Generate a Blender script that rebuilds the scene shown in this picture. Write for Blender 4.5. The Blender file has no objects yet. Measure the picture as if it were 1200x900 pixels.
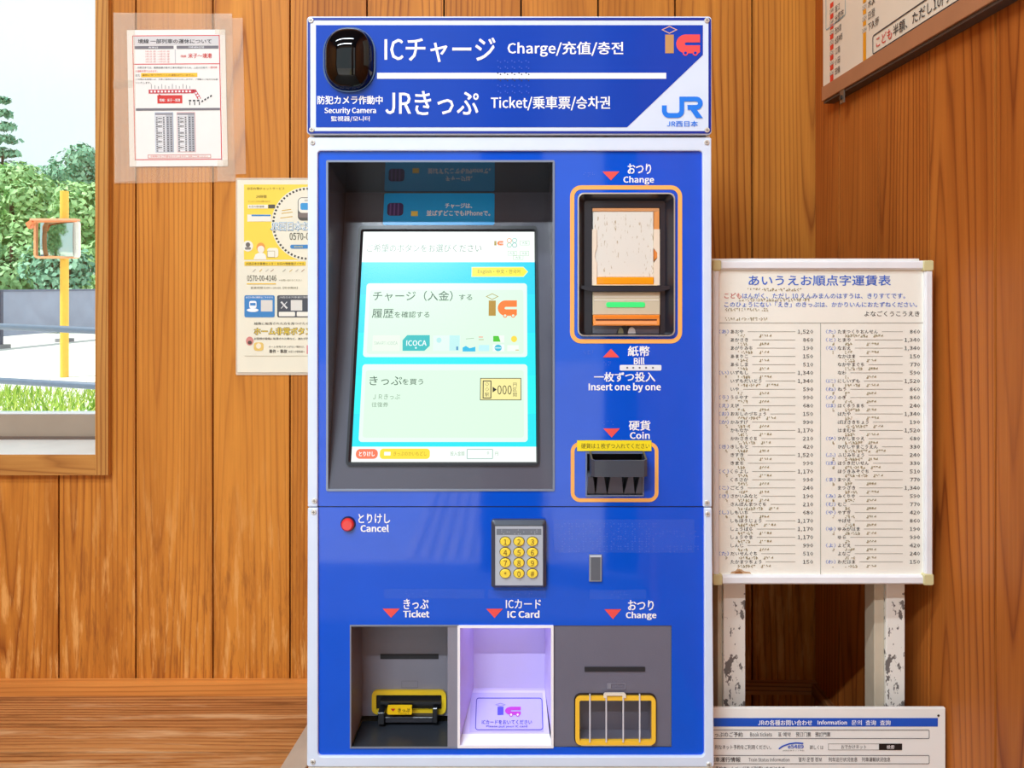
import bpy, bmesh, math, random
from mathutils import Vector
random.seed(7)

# ------------------------------------------------------------------ camera, sky, lights, exposure
S = bpy.context.scene
COL = S.collection
F = 902.0            # focal length in pixels of the 1200x900 frame
HY = 333.0           # horizon row
H = 1.08             # eye height
cam_d = bpy.data.cameras.new('camera')
cam = bpy.data.objects.new('camera', cam_d)
COL.objects.link(cam)
cam.location = (0, 0, H)
cam.rotation_euler = (math.pi / 2, 0, 0)
cam_d.sensor_width = 36.0
cam_d.lens = 36.0 * F / 1200.0
cam_d.shift_y = -(450 - HY) / 1200.0
cam_d.clip_start = 0.02
cam_d.clip_end = 400
S.camera = cam
S.view_settings.view_transform = 'Standard'
S.view_settings.look = 'None'
S.view_settings.gamma = 1.0
S.view_settings.use_curve_mapping = False
S.view_settings.exposure = 0.0
try:
    S.cycles.max_bounces = 8
    S.cycles.transparent_max_bounces = 16
    S.cycles.sample_clamp_indirect = 6.0
    S.cycles.caustics_reflective = False
    S.cycles.caustics_refractive = False
except Exception:
    pass

world = bpy.data.worlds.new('sky')
S.world = world
world.use_nodes = True
wn = world.node_tree
for n_ in list(wn.nodes):
    wn.nodes.remove(n_)
wo = wn.nodes.new('ShaderNodeOutputWorld')
wb = wn.nodes.new('ShaderNodeBackground')
wt = wn.nodes.new('ShaderNodeTexCoord')
wz = wn.nodes.new('ShaderNodeTexNoise')
wz.inputs['Scale'].default_value = 1.6
wz.inputs['Detail'].default_value = 3
wr = wn.nodes.new('ShaderNodeValToRGB')
wr.color_ramp.elements[0].position = 0.40
wr.color_ramp.elements[0].color = (0.80, 0.96, 1.0, 1)
wr.color_ramp.elements[1].position = 0.60
wr.color_ramp.elements[1].color = (1.0, 1.0, 1.0, 1)
wn.links.new(wt.outputs['Generated'], wz.inputs['Vector'])
wn.links.new(wz.outputs['Fac'], wr.inputs['Fac'])
wn.links.new(wr.outputs['Color'], wb.inputs['Color'])
wb.inputs['Strength'].default_value = 1.15
wn.links.new(wb.outputs['Background'], wo.inputs['Surface'])

sun_d = bpy.data.lights.new('sun', 'SUN')
sun_d.energy = 5.0
sun_d.angle = 0.02
sun_d.color = (1.0, 0.95, 0.86)
sun = bpy.data.objects.new('sun', sun_d)
COL.objects.link(sun)
sun.location = (-8, -4, 12)
sun.rotation_euler = Vector((0.45, 0.22, -1.0)).to_track_quat('-Z', 'Y').to_euler()
LAMP_W = (27.0, 52.0)        # the fluorescent tubes of the two ceiling lamps

# ------------------------------------------------------------------ materials
def lin(c):
    c = c / 255.0
    return c / 12.92 if c <= 0.04045 else ((c + 0.055) / 1.055) ** 2.4
def hexlin(h):
    return (lin(int(h[0:2], 16)), lin(int(h[2:4], 16)), lin(int(h[4:6], 16)), 1.0)
_mc = {}
def C(h, rough=0.5, metal=0.0, vary=0.06, coat=0.0, spec=0.5, bump=0.0, bscale=300.0, alpha=1.0, scale=18.0):
    """a procedural surface of colour h with a faint mottling"""
    key = (h, rough, metal, vary, coat, spec, bump, alpha, scale, bscale)
    if key in _mc:
        return _mc[key]
    m = bpy.data.materials.new('surface_' + h)
    m.use_nodes = True
    nt = m.node_tree
    p = nt.nodes['Principled BSDF']
    r, g, b, _ = hexlin(h)
    tc = nt.nodes.new('ShaderNodeTexCoord')
    no = nt.nodes.new('ShaderNodeTexNoise')
    no.inputs['Scale'].default_value = scale
    no.inputs['Detail'].default_value = 4
    nt.links.new(tc.outputs['Object'], no.inputs['Vector'])
    cr = nt.nodes.new('ShaderNodeValToRGB')
    cr.color_ramp.elements[0].position = 0.3
    cr.color_ramp.elements[1].position = 0.7
    lo, hi = 1 - vary, 1 + vary * 0.5
    cr.color_ramp.elements[0].color = (r * lo, g * lo, b * lo, 1)
    cr.color_ramp.elements[1].color = (min(1, r * hi), min(1, g * hi), min(1, b * hi), 1)
    nt.links.new(no.outputs['Fac'], cr.inputs['Fac'])
    nt.links.new(cr.outputs['Color'], p.inputs['Base Color'])
    p.inputs['Roughness'].default_value = rough
    p.inputs['Metallic'].default_value = metal
    p.inputs['Specular IOR Level'].default_value = spec
    p.inputs['Coat Weight'].default_value = coat
    p.inputs['Coat Roughness'].default_value = 0.04
    p.inputs['Alpha'].default_value = alpha
    if bump > 0:
        bn = nt.nodes.new('ShaderNodeTexNoise')
        bn.inputs['Scale'].default_value = bscale
        nt.links.new(tc.outputs['Object'], bn.inputs['Vector'])
        bu = nt.nodes.new('ShaderNodeBump')
        bu.inputs['Strength'].default_value = bump
        bu.inputs['Distance'].default_value = 0.001
        nt.links.new(bn.outputs['Fac'], bu.inputs['Height'])
        nt.links.new(bu.outputs['Normal'], p.inputs['Normal'])
    _mc[key] = m
    return m
def E(h, s=1.0):
    """a lit pixel area of a screen, or a lamp"""
    key = ('E', h, s)
    if key in _mc:
        return _mc[key]
    m = bpy.data.materials.new('lit_' + h)
    m.use_nodes = True
    p = m.node_tree.nodes['Principled BSDF']
    p.inputs['Base Color'].default_value = (0.01, 0.01, 0.01, 1)
    p.inputs['Roughness'].default_value = 0.25
    p.inputs['Emission Color'].default_value = hexlin(h)
    p.inputs['Emission Strength'].default_value = s
    _mc[key] = m
    return m
def glassy(name, tint=(1, 1, 1, 1), rough=0.02, film=0.10):
    """thin clear pane: mostly see-through, a little gloss"""
    m = bpy.data.materials.new(name)
    m.use_nodes = True
    nt = m.node_tree
    for n in list(nt.nodes):
        nt.nodes.remove(n)
    o = nt.nodes.new('ShaderNodeOutputMaterial')
    tr = nt.nodes.new('ShaderNodeBsdfTransparent')
    tr.inputs['Color'].default_value = tint
    gl = nt.nodes.new('ShaderNodeBsdfGlossy')
    gl.inputs['Roughness'].default_value = rough
    mx = nt.nodes.new('ShaderNodeMixShader')
    mx.inputs['Fac'].default_value = film
    nt.links.new(tr.outputs[0], mx.inputs[1])
    nt.links.new(gl.outputs[0], mx.inputs[2])
    nt.links.new(mx.outputs[0], o.inputs['Surface'])
    return m
def milky(name, col, fac):
    """translucent tape or laminate film"""
    m = bpy.data.materials.new(name)
    m.use_nodes = True
    nt = m.node_tree
    for n in list(nt.nodes):
        nt.nodes.remove(n)
    o = nt.nodes.new('ShaderNodeOutputMaterial')
    tr = nt.nodes.new('ShaderNodeBsdfTransparent')
    pr = nt.nodes.new('ShaderNodeBsdfPrincipled')
    pr.inputs['Base Color'].default_value = col
    pr.inputs['Roughness'].default_value = 0.35
    mx = nt.nodes.new('ShaderNodeMixShader')
    mx.inputs['Fac'].default_value = fac
    nt.links.new(tr.outputs[0], mx.inputs[1])
    nt.links.new(pr.outputs[0], mx.inputs[2])
    nt.links.new(mx.outputs[0], o.inputs['Surface'])
    return m
def wood(name, light, mid, dark, ring=0.0074, wear=0.0, rough=0.5, taper=0.032, worn=(0.80, 0.40, 0.12, 1), stain=(0.26, 0.075, 0.018, 1), zlo=-10.0, zhi=-9.0, wsc=(75.0, 9.0)):
    """sawn cedar: growth rings cut by the board's face (UV in metres), one look per board (attribute 'pid')"""
    m = bpy.data.materials.new(name)
    m.use_nodes = True
    nt = m.node_tree
    N, L = nt.nodes, nt.links
    p = N['Principled BSDF']
    def math_(op, a, b=None, c=None):
        n = N.new('ShaderNodeMath')
        n.operation = op
        for i, v in enumerate((a, b, c)):
            if v is None:
                continue
            if isinstance(v, (int, float)):
                n.inputs[i].default_value = v
            else:
                L.new(v, n.inputs[i])
        return n.outputs[0]
    uv = N.new('ShaderNodeUVMap')
    uv.uv_map = 'UVMap'
    sp = N.new('ShaderNodeSeparateXYZ')
    L.new(uv.outputs['UV'], sp.inputs[0])
    at = N.new('ShaderNodeAttribute')
    at.attribute_name = 'pid'
    wn_ = N.new('ShaderNodeTexWhiteNoise')
    wn_.noise_dimensions = '1D'
    L.new(at.outputs['Fac'], wn_.inputs['W'])
    rs = N.new('ShaderNodeSeparateColor')
    L.new(wn_.outputs['Color'], rs.inputs[0])
    r1, r2, r3 = rs.outputs[0], rs.outputs[1], rs.outputs[2]
    u, v = sp.outputs['X'], sp.outputs['Y']
    # warp
    cv = N.new('ShaderNodeCombineXYZ')
    L.new(math_('MULTIPLY', u, 7.0), cv.inputs[0])
    L.new(math_('MULTIPLY', v, 1.5), cv.inputs[1])
    L.new(math_('MULTIPLY', r3, 37.0), cv.inputs[2])
    wq = N.new('ShaderNodeTexNoise')
    wq.inputs['Scale'].default_value = 1.0
    wq.inputs['Detail'].default_value = 2.0
    L.new(cv.outputs[0], wq.inputs['Vector'])
    warp = math_('MULTIPLY', math_('SUBTRACT', wq.outputs['Fac'], 0.5), 0.016)
    cx = math_('MULTIPLY', math_('SUBTRACT', r1, 0.5), 0.12)
    du = math_('SUBTRACT', u, cx)
    v0 = math_('ADD', math_('MULTIPLY', r2, 2.6), -0.6)
    t = math_('MULTIPLY', math_('SUBTRACT', v, v0), taper)
    rr_ = math_('SQRT', math_('ADD', math_('MULTIPLY', du, du), math_('ADD', math_('MULTIPLY', t, t), 0.00002)))
    c2 = N.new('ShaderNodeCombineXYZ')
    L.new(math_('MULTIPLY', u, 32.0), c2.inputs[0])
    L.new(math_('MULTIPLY', v, 0.7), c2.inputs[1])
    L.new(math_('MULTIPLY', r1, 71.0), c2.inputs[2])
    w2 = N.new('ShaderNodeTexNoise')
    w2.inputs['Scale'].default_value = 1.0
    w2.inputs['Detail'].default_value = 1.0
    L.new(c2.outputs[0], w2.inputs['Vector'])
    rad = math_('ADD', math_('ADD', rr_, warp), math_('MULTIPLY', w2.outputs['Fac'], 0.022))
    ph = math_('FRACT', math_('DIVIDE', rad, ring))
    cr = N.new('ShaderNodeValToRGB')
    e = cr.color_ramp.elements
    e[0].position, e[0].color = 0.0, mid
    e[1].position, e[1].color = 1.0, mid
    for pos, c in ((0.12, light), (0.55, light), (0.80, mid), (0.93, dark)):
        x = e.new(pos)
        x.color = c
    L.new(ph, cr.inputs['Fac'])
    # fibres
    fv = N.new('ShaderNodeCombineXYZ')
    L.new(math_('MULTIPLY', u, 420.0), fv.inputs[0])
    L.new(math_('MULTIPLY', v, 9.0), fv.inputs[1])
    L.new(math_('MULTIPLY', r2, 91.0), fv.inputs[2])
    fn = N.new('ShaderNodeTexNoise')
    fn.inputs['Scale'].default_value = 1.0
    fn.inputs['Detail'].default_value = 3.0
    L.new(fv.outputs[0], fn.inputs['Vector'])
    # broad tone over the board + per-board tone
    bv = N.new('ShaderNodeCombineXYZ')
    L.new(math_('MULTIPLY', u, 16.0), bv.inputs[0])
    L.new(math_('MULTIPLY', v, 1.6), bv.inputs[1])
    L.new(math_('MULTIPLY', r1, 53.0), bv.inputs[2])
    bn = N.new('ShaderNodeTexNoise')
    bn.inputs['Scale'].default_value = 1.0
    bn.inputs['Detail'].default_value = 3.0
    L.new(bv.outputs[0], bn.inputs['Vector'])
    tone = math_('ADD', math_('MULTIPLY', math_('SUBTRACT', bn.outputs['Fac'], 0.5), 0.9),
                 math_('ADD', math_('MULTIPLY', math_('SUBTRACT', fn.outputs['Fac'], 0.5), 0.30),
                       math_('ADD', math_('MULTIPLY', math_('SUBTRACT', r3, 0.5), 0.16), 1.0)))
    mu = N.new('ShaderNodeMixRGB')
    mu.blend_type = 'MULTIPLY'
    mu.inputs['Fac'].default_value = 1.0
    tcmb = N.new('ShaderNodeCombineXYZ')
    L.new(tone, tcmb.inputs[0])
    L.new(math_('POWER', tone, 1.35), tcmb.inputs[1])
    L.new(math_('POWER', tone, 1.5), tcmb.inputs[2])
    # rings stand out more in some places than in others
    rm = N.new('ShaderNodeMapRange')
    rm.inputs['From Min'].default_value = 0.36
    rm.inputs['From Max'].default_value = 0.62
    rm.inputs['To Min'].default_value = 0.30
    rm.inputs['To Max'].default_value = 1.0
    L.new(wq.outputs['Fac'], rm.inputs['Value'])
    rx_ = N.new('ShaderNodeMixRGB')
    rx_.inputs['Color1'].default_value = tuple(0.7 * a_ + 0.3 * b_ for a_, b_ in zip(light, mid))
    L.new(rm.outputs[0], rx_.inputs['Fac'])
    L.new(cr.outputs['Color'], rx_.inputs['Color2'])
    L.new(rx_.outputs['Color'], mu.inputs['Color1'])
    L.new(tcmb.outputs[0], mu.inputs['Color2'])
    out = mu.outputs['Color']
    if wear > 0:
        geo = N.new('ShaderNodeNewGeometry')
        gs = N.new('ShaderNodeSeparateXYZ')
        L.new(geo.outputs['Position'], gs.inputs[0])
        mr = N.new('ShaderNodeMapRange')
        mr.inputs['From Min'].default_value = zhi
        mr.inputs['From Max'].default_value = zlo
        L.new(gs.outputs['Z'], mr.inputs['Value'])
        wv = N.new('ShaderNodeCombineXYZ')
        L.new(math_('MULTIPLY', u, wsc[0]), wv.inputs[0])
        L.new(math_('MULTIPLY', v, wsc[1]), wv.inputs[1])
        L.new(math_('MULTIPLY', r2, 17.0), wv.inputs[2])
        w1 = N.new('ShaderNodeTexNoise')
        w1.inputs['Scale'].default_value = 1.0
        w1.inputs['Detail'].default_value = 5.0
        w1.inputs['Roughness'].default_value = 0.65
        L.new(wv.outputs[0], w1.inputs['Vector'])
        k1 = N.new('ShaderNodeValToRGB')
        k1.color_ramp.elements[0].position = 0.53
        k1.color_ramp.elements[1].position = 0.66
        L.new(w1.outputs['Fac'], k1.inputs['Fac'])
        k2 = N.new('ShaderNodeValToRGB')
        k2.color_ramp.elements[0].position = 0.34
        k2.color_ramp.elements[0].color = (1, 1, 1, 1)
        k2.color_ramp.elements[1].position = 0.46
        k2.color_ramp.elements[1].color = (0, 0, 0, 1)
        L.new(w1.outputs['Fac'], k2.inputs['Fac'])
        m1 = N.new('ShaderNodeMixRGB')
        L.new(math_('MULTIPLY', math_('MULTIPLY', k1.outputs['Color'], mr.outputs[0]), wear), m1.inputs['Fac'])
        L.new(out, m1.inputs['Color1'])
        m1.inputs['Color2'].default_value = worn
        m2 = N.new('ShaderNodeMixRGB')
        L.new(math_('MULTIPLY', math_('MULTIPLY', k2.outputs['Color'], mr.outputs[0]), wear * 0.75), m2.inputs['Fac'])
        L.new(m1.outputs['Color'], m2.inputs['Color1'])
        m2.inputs['Color2'].default_value = stain
        out = m2.outputs['Color']
    L.new(out, p.inputs['Base Color'])
    p.inputs['Roughness'].default_value = rough
    p.inputs['Specular IOR Level'].default_value = 0.2
    bu = N.new('ShaderNodeBump')
    bu.inputs['Strength'].default_value = 0.25
    bu.inputs['Distance'].default_value = 0.0006
    L.new(fn.outputs['Fac'], bu.inputs['Height'])
    L.new(bu.outputs['Normal'], p.inputs['Normal'])
    return m

# ------------------------------------------------------------------ mesh collector
WLOC = {}
class MB:
    def __init__(s):
        s.v, s.f, s.m, s.uv, s.pid, s.mats = [], [], [], [], [], []
    def mi(s, mat):
        if mat not in s.mats:
            s.mats.append(mat)
        return s.mats.index(mat)
    def face(s, pts, mat, uvs=None, pid=0.0):
        b = len(s.v)
        s.v.extend([tuple(p) for p in pts])
        s.f.append(tuple(range(b, b + len(pts))))
        s.m.append(s.mi(mat))
        s.uv.append(uvs)
        s.pid.append(pid)
    def shared(s, pts, faces, mat):
        b = len(s.v)
        k = s.mi(mat)
        s.v.extend([tuple(p) for p in pts])
        for f in faces:
            s.f.append(tuple(b + i for i in f))
            s.m.append(k)
            s.uv.append(None)
            s.pid.append(0.0)
    def box(s, x0, x1, y0, y1, z0, z1, mat):
        p = [(x0, y0, z0), (x1, y0, z0), (x1, y1, z0), (x0, y1, z0), (x0, y0, z1), (x1, y0, z1), (x1, y1, z1), (x0, y1, z1)]
        s.shared(p, [(0, 3, 2, 1), (4, 5, 6, 7), (0, 1, 5, 4), (1, 2, 6, 5), (2, 3, 7, 6), (3, 0, 4, 7)], mat)
    def plank(s, x0, x1, y0, y1, z0, z1, mat, across, along, pid, c=None):
        """a board with UVs in metres: u across (from its middle), v along"""
        p = [(x0, y0, z0), (x1, y0, z0), (x1, y1, z0), (x0, y1, z0), (x0, y0, z1), (x1, y0, z1), (x1, y1, z1), (x0, y1, z1)]
        lo, hi = ((x0, x1), (y0, y1), (z0, z1))[across]
        mid = (lo + hi) / 2 if c is None else c
        th = 3 - across - along
        t0 = ((x0, x1), (y0, y1), (z0, z1))[th][0]
        for f in [(0, 3, 2, 1), (4, 5, 6, 7), (0, 1, 5, 4), (1, 2, 6, 5), (2, 3, 7, 6), (3, 0, 4, 7)]:
            q = [p[i] for i in f]
            s.face(q, mat, [(a[across] - mid + (a[th] - t0), a[along]) for a in q], pid)
    def cyl(s, a, b, r, mat, n=12, r2=None):
        a, b = Vector(a), Vector(b)
        r2 = r if r2 is None else r2
        d = (b - a).normalized()
        e = d.orthogonal().normalized()
        g = d.cross(e)
        pts = []
        for c, rad in ((a, r), (b, r2)):
            for i in range(n):
                t = 2 * math.pi * i / n
                pts.append(c + (e * math.cos(t) + g * math.sin(t)) * rad)
        fs = [(i, (i + 1) % n, n + (i + 1) % n, n + i) for i in range(n)]
        fs += [tuple(reversed(range(n))), tuple(range(n, 2 * n))]
        s.shared(pts, fs, mat)
    def build(s, name, parent=None, bevel=0.0, smooth=False, kind=None, merge=False, segs=2):
        me = bpy.data.meshes.new(name)
        if s.v:
            c = Vector(((min(p[0] for p in s.v) + max(p[0] for p in s.v)) / 2,
                        (min(p[1] for p in s.v) + max(p[1] for p in s.v)) / 2,
                        (min(p[2] for p in s.v) + max(p[2] for p in s.v)) / 2))
        else:
            c = Vector((0, 0, 0))
        me.from_pydata([(p[0] - c.x, p[1] - c.y, p[2] - c.z) for p in s.v], [], s.f)
        for m in s.mats:
            me.materials.append(m)
        me.polygons.foreach_set('material_index', s.m)
        if any(u is not None for u in s.uv):
            ul = me.uv_layers.new(name='UVMap')
            at = me.attributes.new('pid', 'FLOAT', 'FACE')
            for i, po in enumerate(me.polygons):
                at.data[i].value = s.pid[i]
                if s.uv[i] is not None:
                    for k, li in enumerate(po.loop_indices):
                        ul.data[li].uv = s.uv[i][k]
        if merge:
            bm = bmesh.new()
            bm.from_mesh(me)
            bmesh.ops.remove_doubles(bm, verts=bm.verts, dist=1e-6)
            bmesh.ops.recalc_face_normals(bm, faces=bm.faces)
            bm.to_mesh(me)
            bm.free()
        if smooth:
            me.polygons.foreach_set('use_smooth', [True] * len(me.polygons))
        me.update()
        o = bpy.data.objects.new(name, me)
        COL.objects.link(o)
        pl = WLOC.get(parent.name, Vector((0, 0, 0))) if parent else Vector((0, 0, 0))
        if parent:
            o.parent = parent
        o.location = c - pl
        WLOC[o.name] = c
        if bevel > 0:
            b = o.modifiers.new('edge', 'BEVEL')
            b.width = bevel
            b.segments = segs
            b.limit_method = 'ANGLE'
            b.angle_limit = math.radians(50)
        if kind:
            o['kind'] = kind
        return o
def empty(name, loc, label, cat, group=None):
    o = bpy.data.objects.new(name, None)
    COL.objects.link(o)
    o.location = loc
    o.empty_display_size = 0.1
    WLOC[o.name] = Vector(loc)
    o['label'] = label
    o['category'] = cat
    if group:
        o['group'] = group
    return o
def tag(o, label, cat, group=None):
    o['label'] = label
    o['category'] = cat
    if group:
        o['group'] = group
    return o

# ------------------------------------------------------------------ lettering
import os
SANS = None
try:                       # Blender's own interface face (plain sans); its built-in face is used if it is missing
    SANS = bpy.data.fonts.load(os.path.join(bpy.utils.system_resource('DATAFILES'), 'fonts', 'Noto Sans CJK Regular.woff2'))
except Exception:
    SANS = None
_tc = {}
def text_geo(s, bold=0.0, res=2):
    key = (s, bold, res)
    if key not in _tc:
        c = bpy.data.curves.new('t', 'FONT')
        if SANS:
            c.font = SANS
        c.body = s
        c.size = 1.0
        c.resolution_u = res
        c.offset = bold
        o = bpy.data.objects.new('t', c)
        me = o.to_mesh()
        vs = [(q.co.x * FS, q.co.y * FS) for q in me.vertices]
        fs = [tuple(q.vertices) for q in me.polygons]
        o.to_mesh_clear()
        bpy.data.objects.remove(o)
        bpy.data.curves.remove(c)
        _tc[key] = (vs, fs)
    return _tc[key]

def heavy(vs, fs, bold):
    """thicker strokes: the same outlines struck again a hair to each side"""
    if bold <= 0:
        return vs, fs
    V, Fc = [], []
    for q, (dx, dy) in enumerate(((-bold, -bold * 0.6), (bold, -bold * 0.6), (-bold, bold * 0.6), (bold, bold * 0.6))):
        o = len(V)
        V += [(x + dx, y + dy, q * 0.00003) for x, y in vs]
        Fc += [tuple(i + o for i in f) for f in fs]
    return V, Fc

FS = 1.0
_p = text_geo('国')[0]          # bring the em square of whichever face is used to 1
FS = 0.86 / max(1e-6, max(p[1] for p in _p) - min(p[1] for p in _p))
_tc.clear()

class Face:
    """a flat working face: origin O, axes U (across), W (up), outward normal N; positions are read off along rays from the eye"""
    def __init__(s, O, U, W, N):
        s.O, s.U, s.W, s.N = Vector(O), Vector(U).normalized(), Vector(W).normalized(), Vector(N).normalized()
        s.eye = Vector((0, 0, H))
    def uv(s, x, y):
        d = Vector(((x - 600) / F, 1.0, (HY - y) / F))
        t = (s.O - s.eye).dot(s.N) / d.dot(s.N)
        p = s.eye + d * t - s.O
        return p.dot(s.U), p.dot(s.W)
    def k(s, x, y):
        d = Vector(((x - 600) / F, 1.0, (HY - y) / F))
        return ((s.O - s.eye).dot(s.N) / d.dot(s.N)) / F
    def p3(s, u, w, n=0.0):
        return s.O + s.U * u + s.W * w + s.N * n
def front(d):
    return Face((0, d, H), (1, 0, 0), (0, 0, 1), (0, -1, 0))

def rr_uv(u0, w0, u1, w1, r, seg=5):
    """rounded rectangle outline, counter-clockwise; w0 < w1"""
    if r <= 0:
        return [(u0, w0), (u1, w0), (u1, w1), (u0, w1)]
    r = min(r, (u1 - u0) / 2, (w1 - w0) / 2)
    out = []
    for cx, cy, a in ((u1 - r, w0 + r, -90), (u1 - r, w1 - r, 0), (u0 + r, w1 - r, 90), (u0 + r, w0 + r, 180)):
        for i in range(seg + 1):
            t = math.radians(a + 90.0 * i / seg)
            out.append((cx + r * math.cos(t), cy + r * math.sin(t)))
    return out

class D:
    """draws on a Face into an MB; positions in photo pixels, n = height above the face in metres"""
    def __init__(s, face, mb, n=0.0003):
        s.fc, s.mb, s.n = face, mb, n
    def _box(s, x0, y0, x1, y1):
        u0, w1 = s.fc.uv(x0, y0)
        u1, w0 = s.fc.uv(x1, y1)
        return u0, w0, u1, w1, s.fc.k((x0 + x1) / 2, (y0 + y1) / 2)
    def flat(s, uvs, mat, n=None):
        n = s.n if n is None else n
        s.mb.face([s.fc.p3(u, w, n) for u, w in uvs], mat)
    def rect(s, x0, y0, x1, y1, mat, n=None, r=0, seg=5):
        u0, w0, u1, w1, k = s._box(x0, y0, x1, y1)
        s.flat(rr_uv(u0, w0, u1, w1, r * k, seg), mat, n)
    def poly(s, pts, mat, n=None):
        s.flat([s.fc.uv(*p) for p in pts], mat, n)
    def ring(s, x0, y0, x1, y1, w, mat, n=None, r=0, seg=6, h=0.0):
        """frame of stroke w px inside the box; h > 0 gives it a thickness"""
        n = s.n if n is None else n
        u0, w0, u1, w1, k = s._box(x0, y0, x1, y1)
        a = rr_uv(u0, w0, u1, w1, max(r * k, 1e-6), seg)
        q = w * k
        b = rr_uv(u0 + q, w0 + q, u1 - q, w1 - q, max((r - w) * k, 1e-6), seg)
        N = len(a)
        A = [s.fc.p3(u, v, n + h) for u, v in a]
        B = [s.fc.p3(u, v, n + h) for u, v in b]
        fs = [(i, (i + 1) % N, N + (i + 1) % N, N + i) for i in range(N)]
        pts = A + B
        if h > 0:
            pts += [s.fc.p3(u, v, n) for u, v in a] + [s.fc.p3(u, v, n) for u, v in b]
            fs += [(2 * N + i, 2 * N + (i + 1) % N, (i + 1) % N, i) for i in range(N)]
            fs += [(N + i, N + (i + 1) % N, 3 * N + (i + 1) % N, 3 * N + i) for i in range(N)]
        s.mb.shared(pts, fs, mat)
    def disc(s, cx, cy, rx, ry, mat, n=None, seg=24, a0=0, a1=360):
        u, w = s.fc.uv(cx, cy)
        k = s.fc.k(cx, cy)
        full = abs(a1 - a0) >= 360
        cnt = seg if full else seg + 1
        s.flat([(u + rx * k * math.cos(math.radians(a0 + (a1 - a0) * i / seg)), w + ry * k * math.sin(math.radians(a0 + (a1 - a0) * i / seg))) for i in range(cnt)], mat, n)
    def circ(s, cx, cy, r, wd, mat, n=None, seg=28):
        n = s.n if n is None else n
        u, w = s.fc.uv(cx, cy)
        k = s.fc.k(cx, cy)
        pts = []
        for rad in (r, r - wd):
            for i in range(seg):
                t = 2 * math.pi * i / seg
                pts.append(s.fc.p3(u + rad * k * math.cos(t), w + rad * k * math.sin(t), n))
        s.mb.shared(pts, [(i, (i + 1) % seg, seg + (i + 1) % seg, seg + i) for i in range(seg)], mat)
    def stroke(s, pts, wd, mat, n=None, closed=False):
        """ribbon with mitred corners"""
        n = s.n if n is None else n
        k = s.fc.k(*pts[0])
        q = [Vector(s.fc.uv(*p)) for p in pts]
        N = len(q)
        L, R = [], []
        for i in range(N):
            a = q[i - 1] if (i > 0 or closed) else None
            b = q[(i + 1) % N] if (i < N - 1 or closed) else None
            d1 = (q[i] - a).normalized() if a is not None else None
            d2 = (b - q[i]).normalized() if b is not None else None
            if d1 is None:
                d1 = d2
            if d2 is None:
                d2 = d1
            n1, n2 = Vector((-d1.y, d1.x)), Vector((-d2.y, d2.x))
            mm = (n1 + n2)
            mm = mm.normalized() if mm.length > 1e-6 else n1
            sc = min(2.0, 1.0 / max(0.3, mm.dot(n1)))
            L.append(q[i] + mm * (wd * k / 2 * sc))
            R.append(q[i] - mm * (wd * k / 2 * sc))
        P = [s.fc.p3(v.x, v.y, n) for v in L] + [s.fc.p3(v.x, v.y, n) for v in R]
        rng = range(N) if closed else range(N - 1)
        s.mb.shared(P, [(i, (i + 1) % N, N + (i + 1) % N, N + i) for i in rng], mat)
    def slab(s, uvs, n0, n1, mat, ch=0.0, uvs_in=None):
        """solid plate with outline uvs from height n0 to n1, optional chamfer to the inner outline"""
        N = len(uvs)
        p0 = [s.fc.p3(u, w, n0) for u, w in uvs]
        if uvs_in:
            p1 = [s.fc.p3(u, w, n1 - ch) for u, w in uvs]
            p2 = [s.fc.p3(u, w, n1) for u, w in uvs_in]
            fs = [(i, (i + 1) % N, N + (i + 1) % N, N + i) for i in range(N)]
            fs += [(N + i, N + (i + 1) % N, 2 * N + (i + 1) % N, 2 * N + i) for i in range(N)]
            fs += [tuple(range(2 * N, 3 * N))]
            s.mb.shared(p0 + p1 + p2, fs, mat)
        else:
            p1 = [s.fc.p3(u, w, n1) for u, w in uvs]
            s.mb.shared(p0 + p1, [(i, (i + 1) % N, N + (i + 1) % N, N + i) for i in range(N)] + [tuple(range(N, 2 * N)), tuple(reversed(range(N)))], mat)
    def block(s, x0, y0, x1, y1, n0, n1, mat, r=0, ch=0.0, seg=4):
        u0, w0, u1, w1, k = s._box(x0, y0, x1, y1)
        a = rr_uv(u0, w0, u1, w1, r * k, seg)
        b = rr_uv(u0 + ch, w0 + ch, u1 - ch, w1 - ch, max(0, r * k - ch * 0.5), seg) if ch > 0 else None
        if b is not None and len(b) != len(a):
            b = rr_uv(u0 + ch, w0 + ch, u1 - ch, w1 - ch, 1e-5, seg)
        s.slab(a, n0, n1, mat, ch, b)
    def ppoly(s, pts, n0, n1, mat):
        s.slab([s.fc.uv(*p) for p in pts], n0, n1, mat)
    def rod(s, cx, cy, rx, ry, n0, n1, mat, ch=0.0, seg=20):
        u, w = s.fc.uv(cx, cy)
        k = s.fc.k(cx, cy)
        def o(a, b):
            return [(u + a * math.cos(2 * math.pi * i / seg), w + b * math.sin(2 * math.pi * i / seg)) for i in range(seg)]
        s.slab(o(rx * k, ry * k), n0, n1, mat, ch, o(rx * k - ch, ry * k - ch) if ch > 0 else None)
    def text(s, t, x0, y0, x1, y1, mat, bold=0.0, n=None, res=2):
        """lettering that fills the box exactly"""
        n = s.n if n is None else n
        vs, fs = text_geo(t, 0.0, res)
        vs, fs = heavy(vs, fs, bold)
        u0, w0, u1, w1, _ = s._box(x0, y0, x1, y1)
        ax, bx = min(p[0] for p in vs), max(p[0] for p in vs)
        ay, by = min(p[1] for p in vs), max(p[1] for p in vs)
        sx, sy = (u1 - u0) / max(1e-6, bx - ax), (w1 - w0) / max(1e-6, by - ay)
        s.mb.shared([s.fc.p3(u0 + (p[0] - ax) * sx, w0 + (p[1] - ay) * sy, n + (p[2] if len(p) > 2 else 0)) for p in vs], fs, mat)
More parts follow.
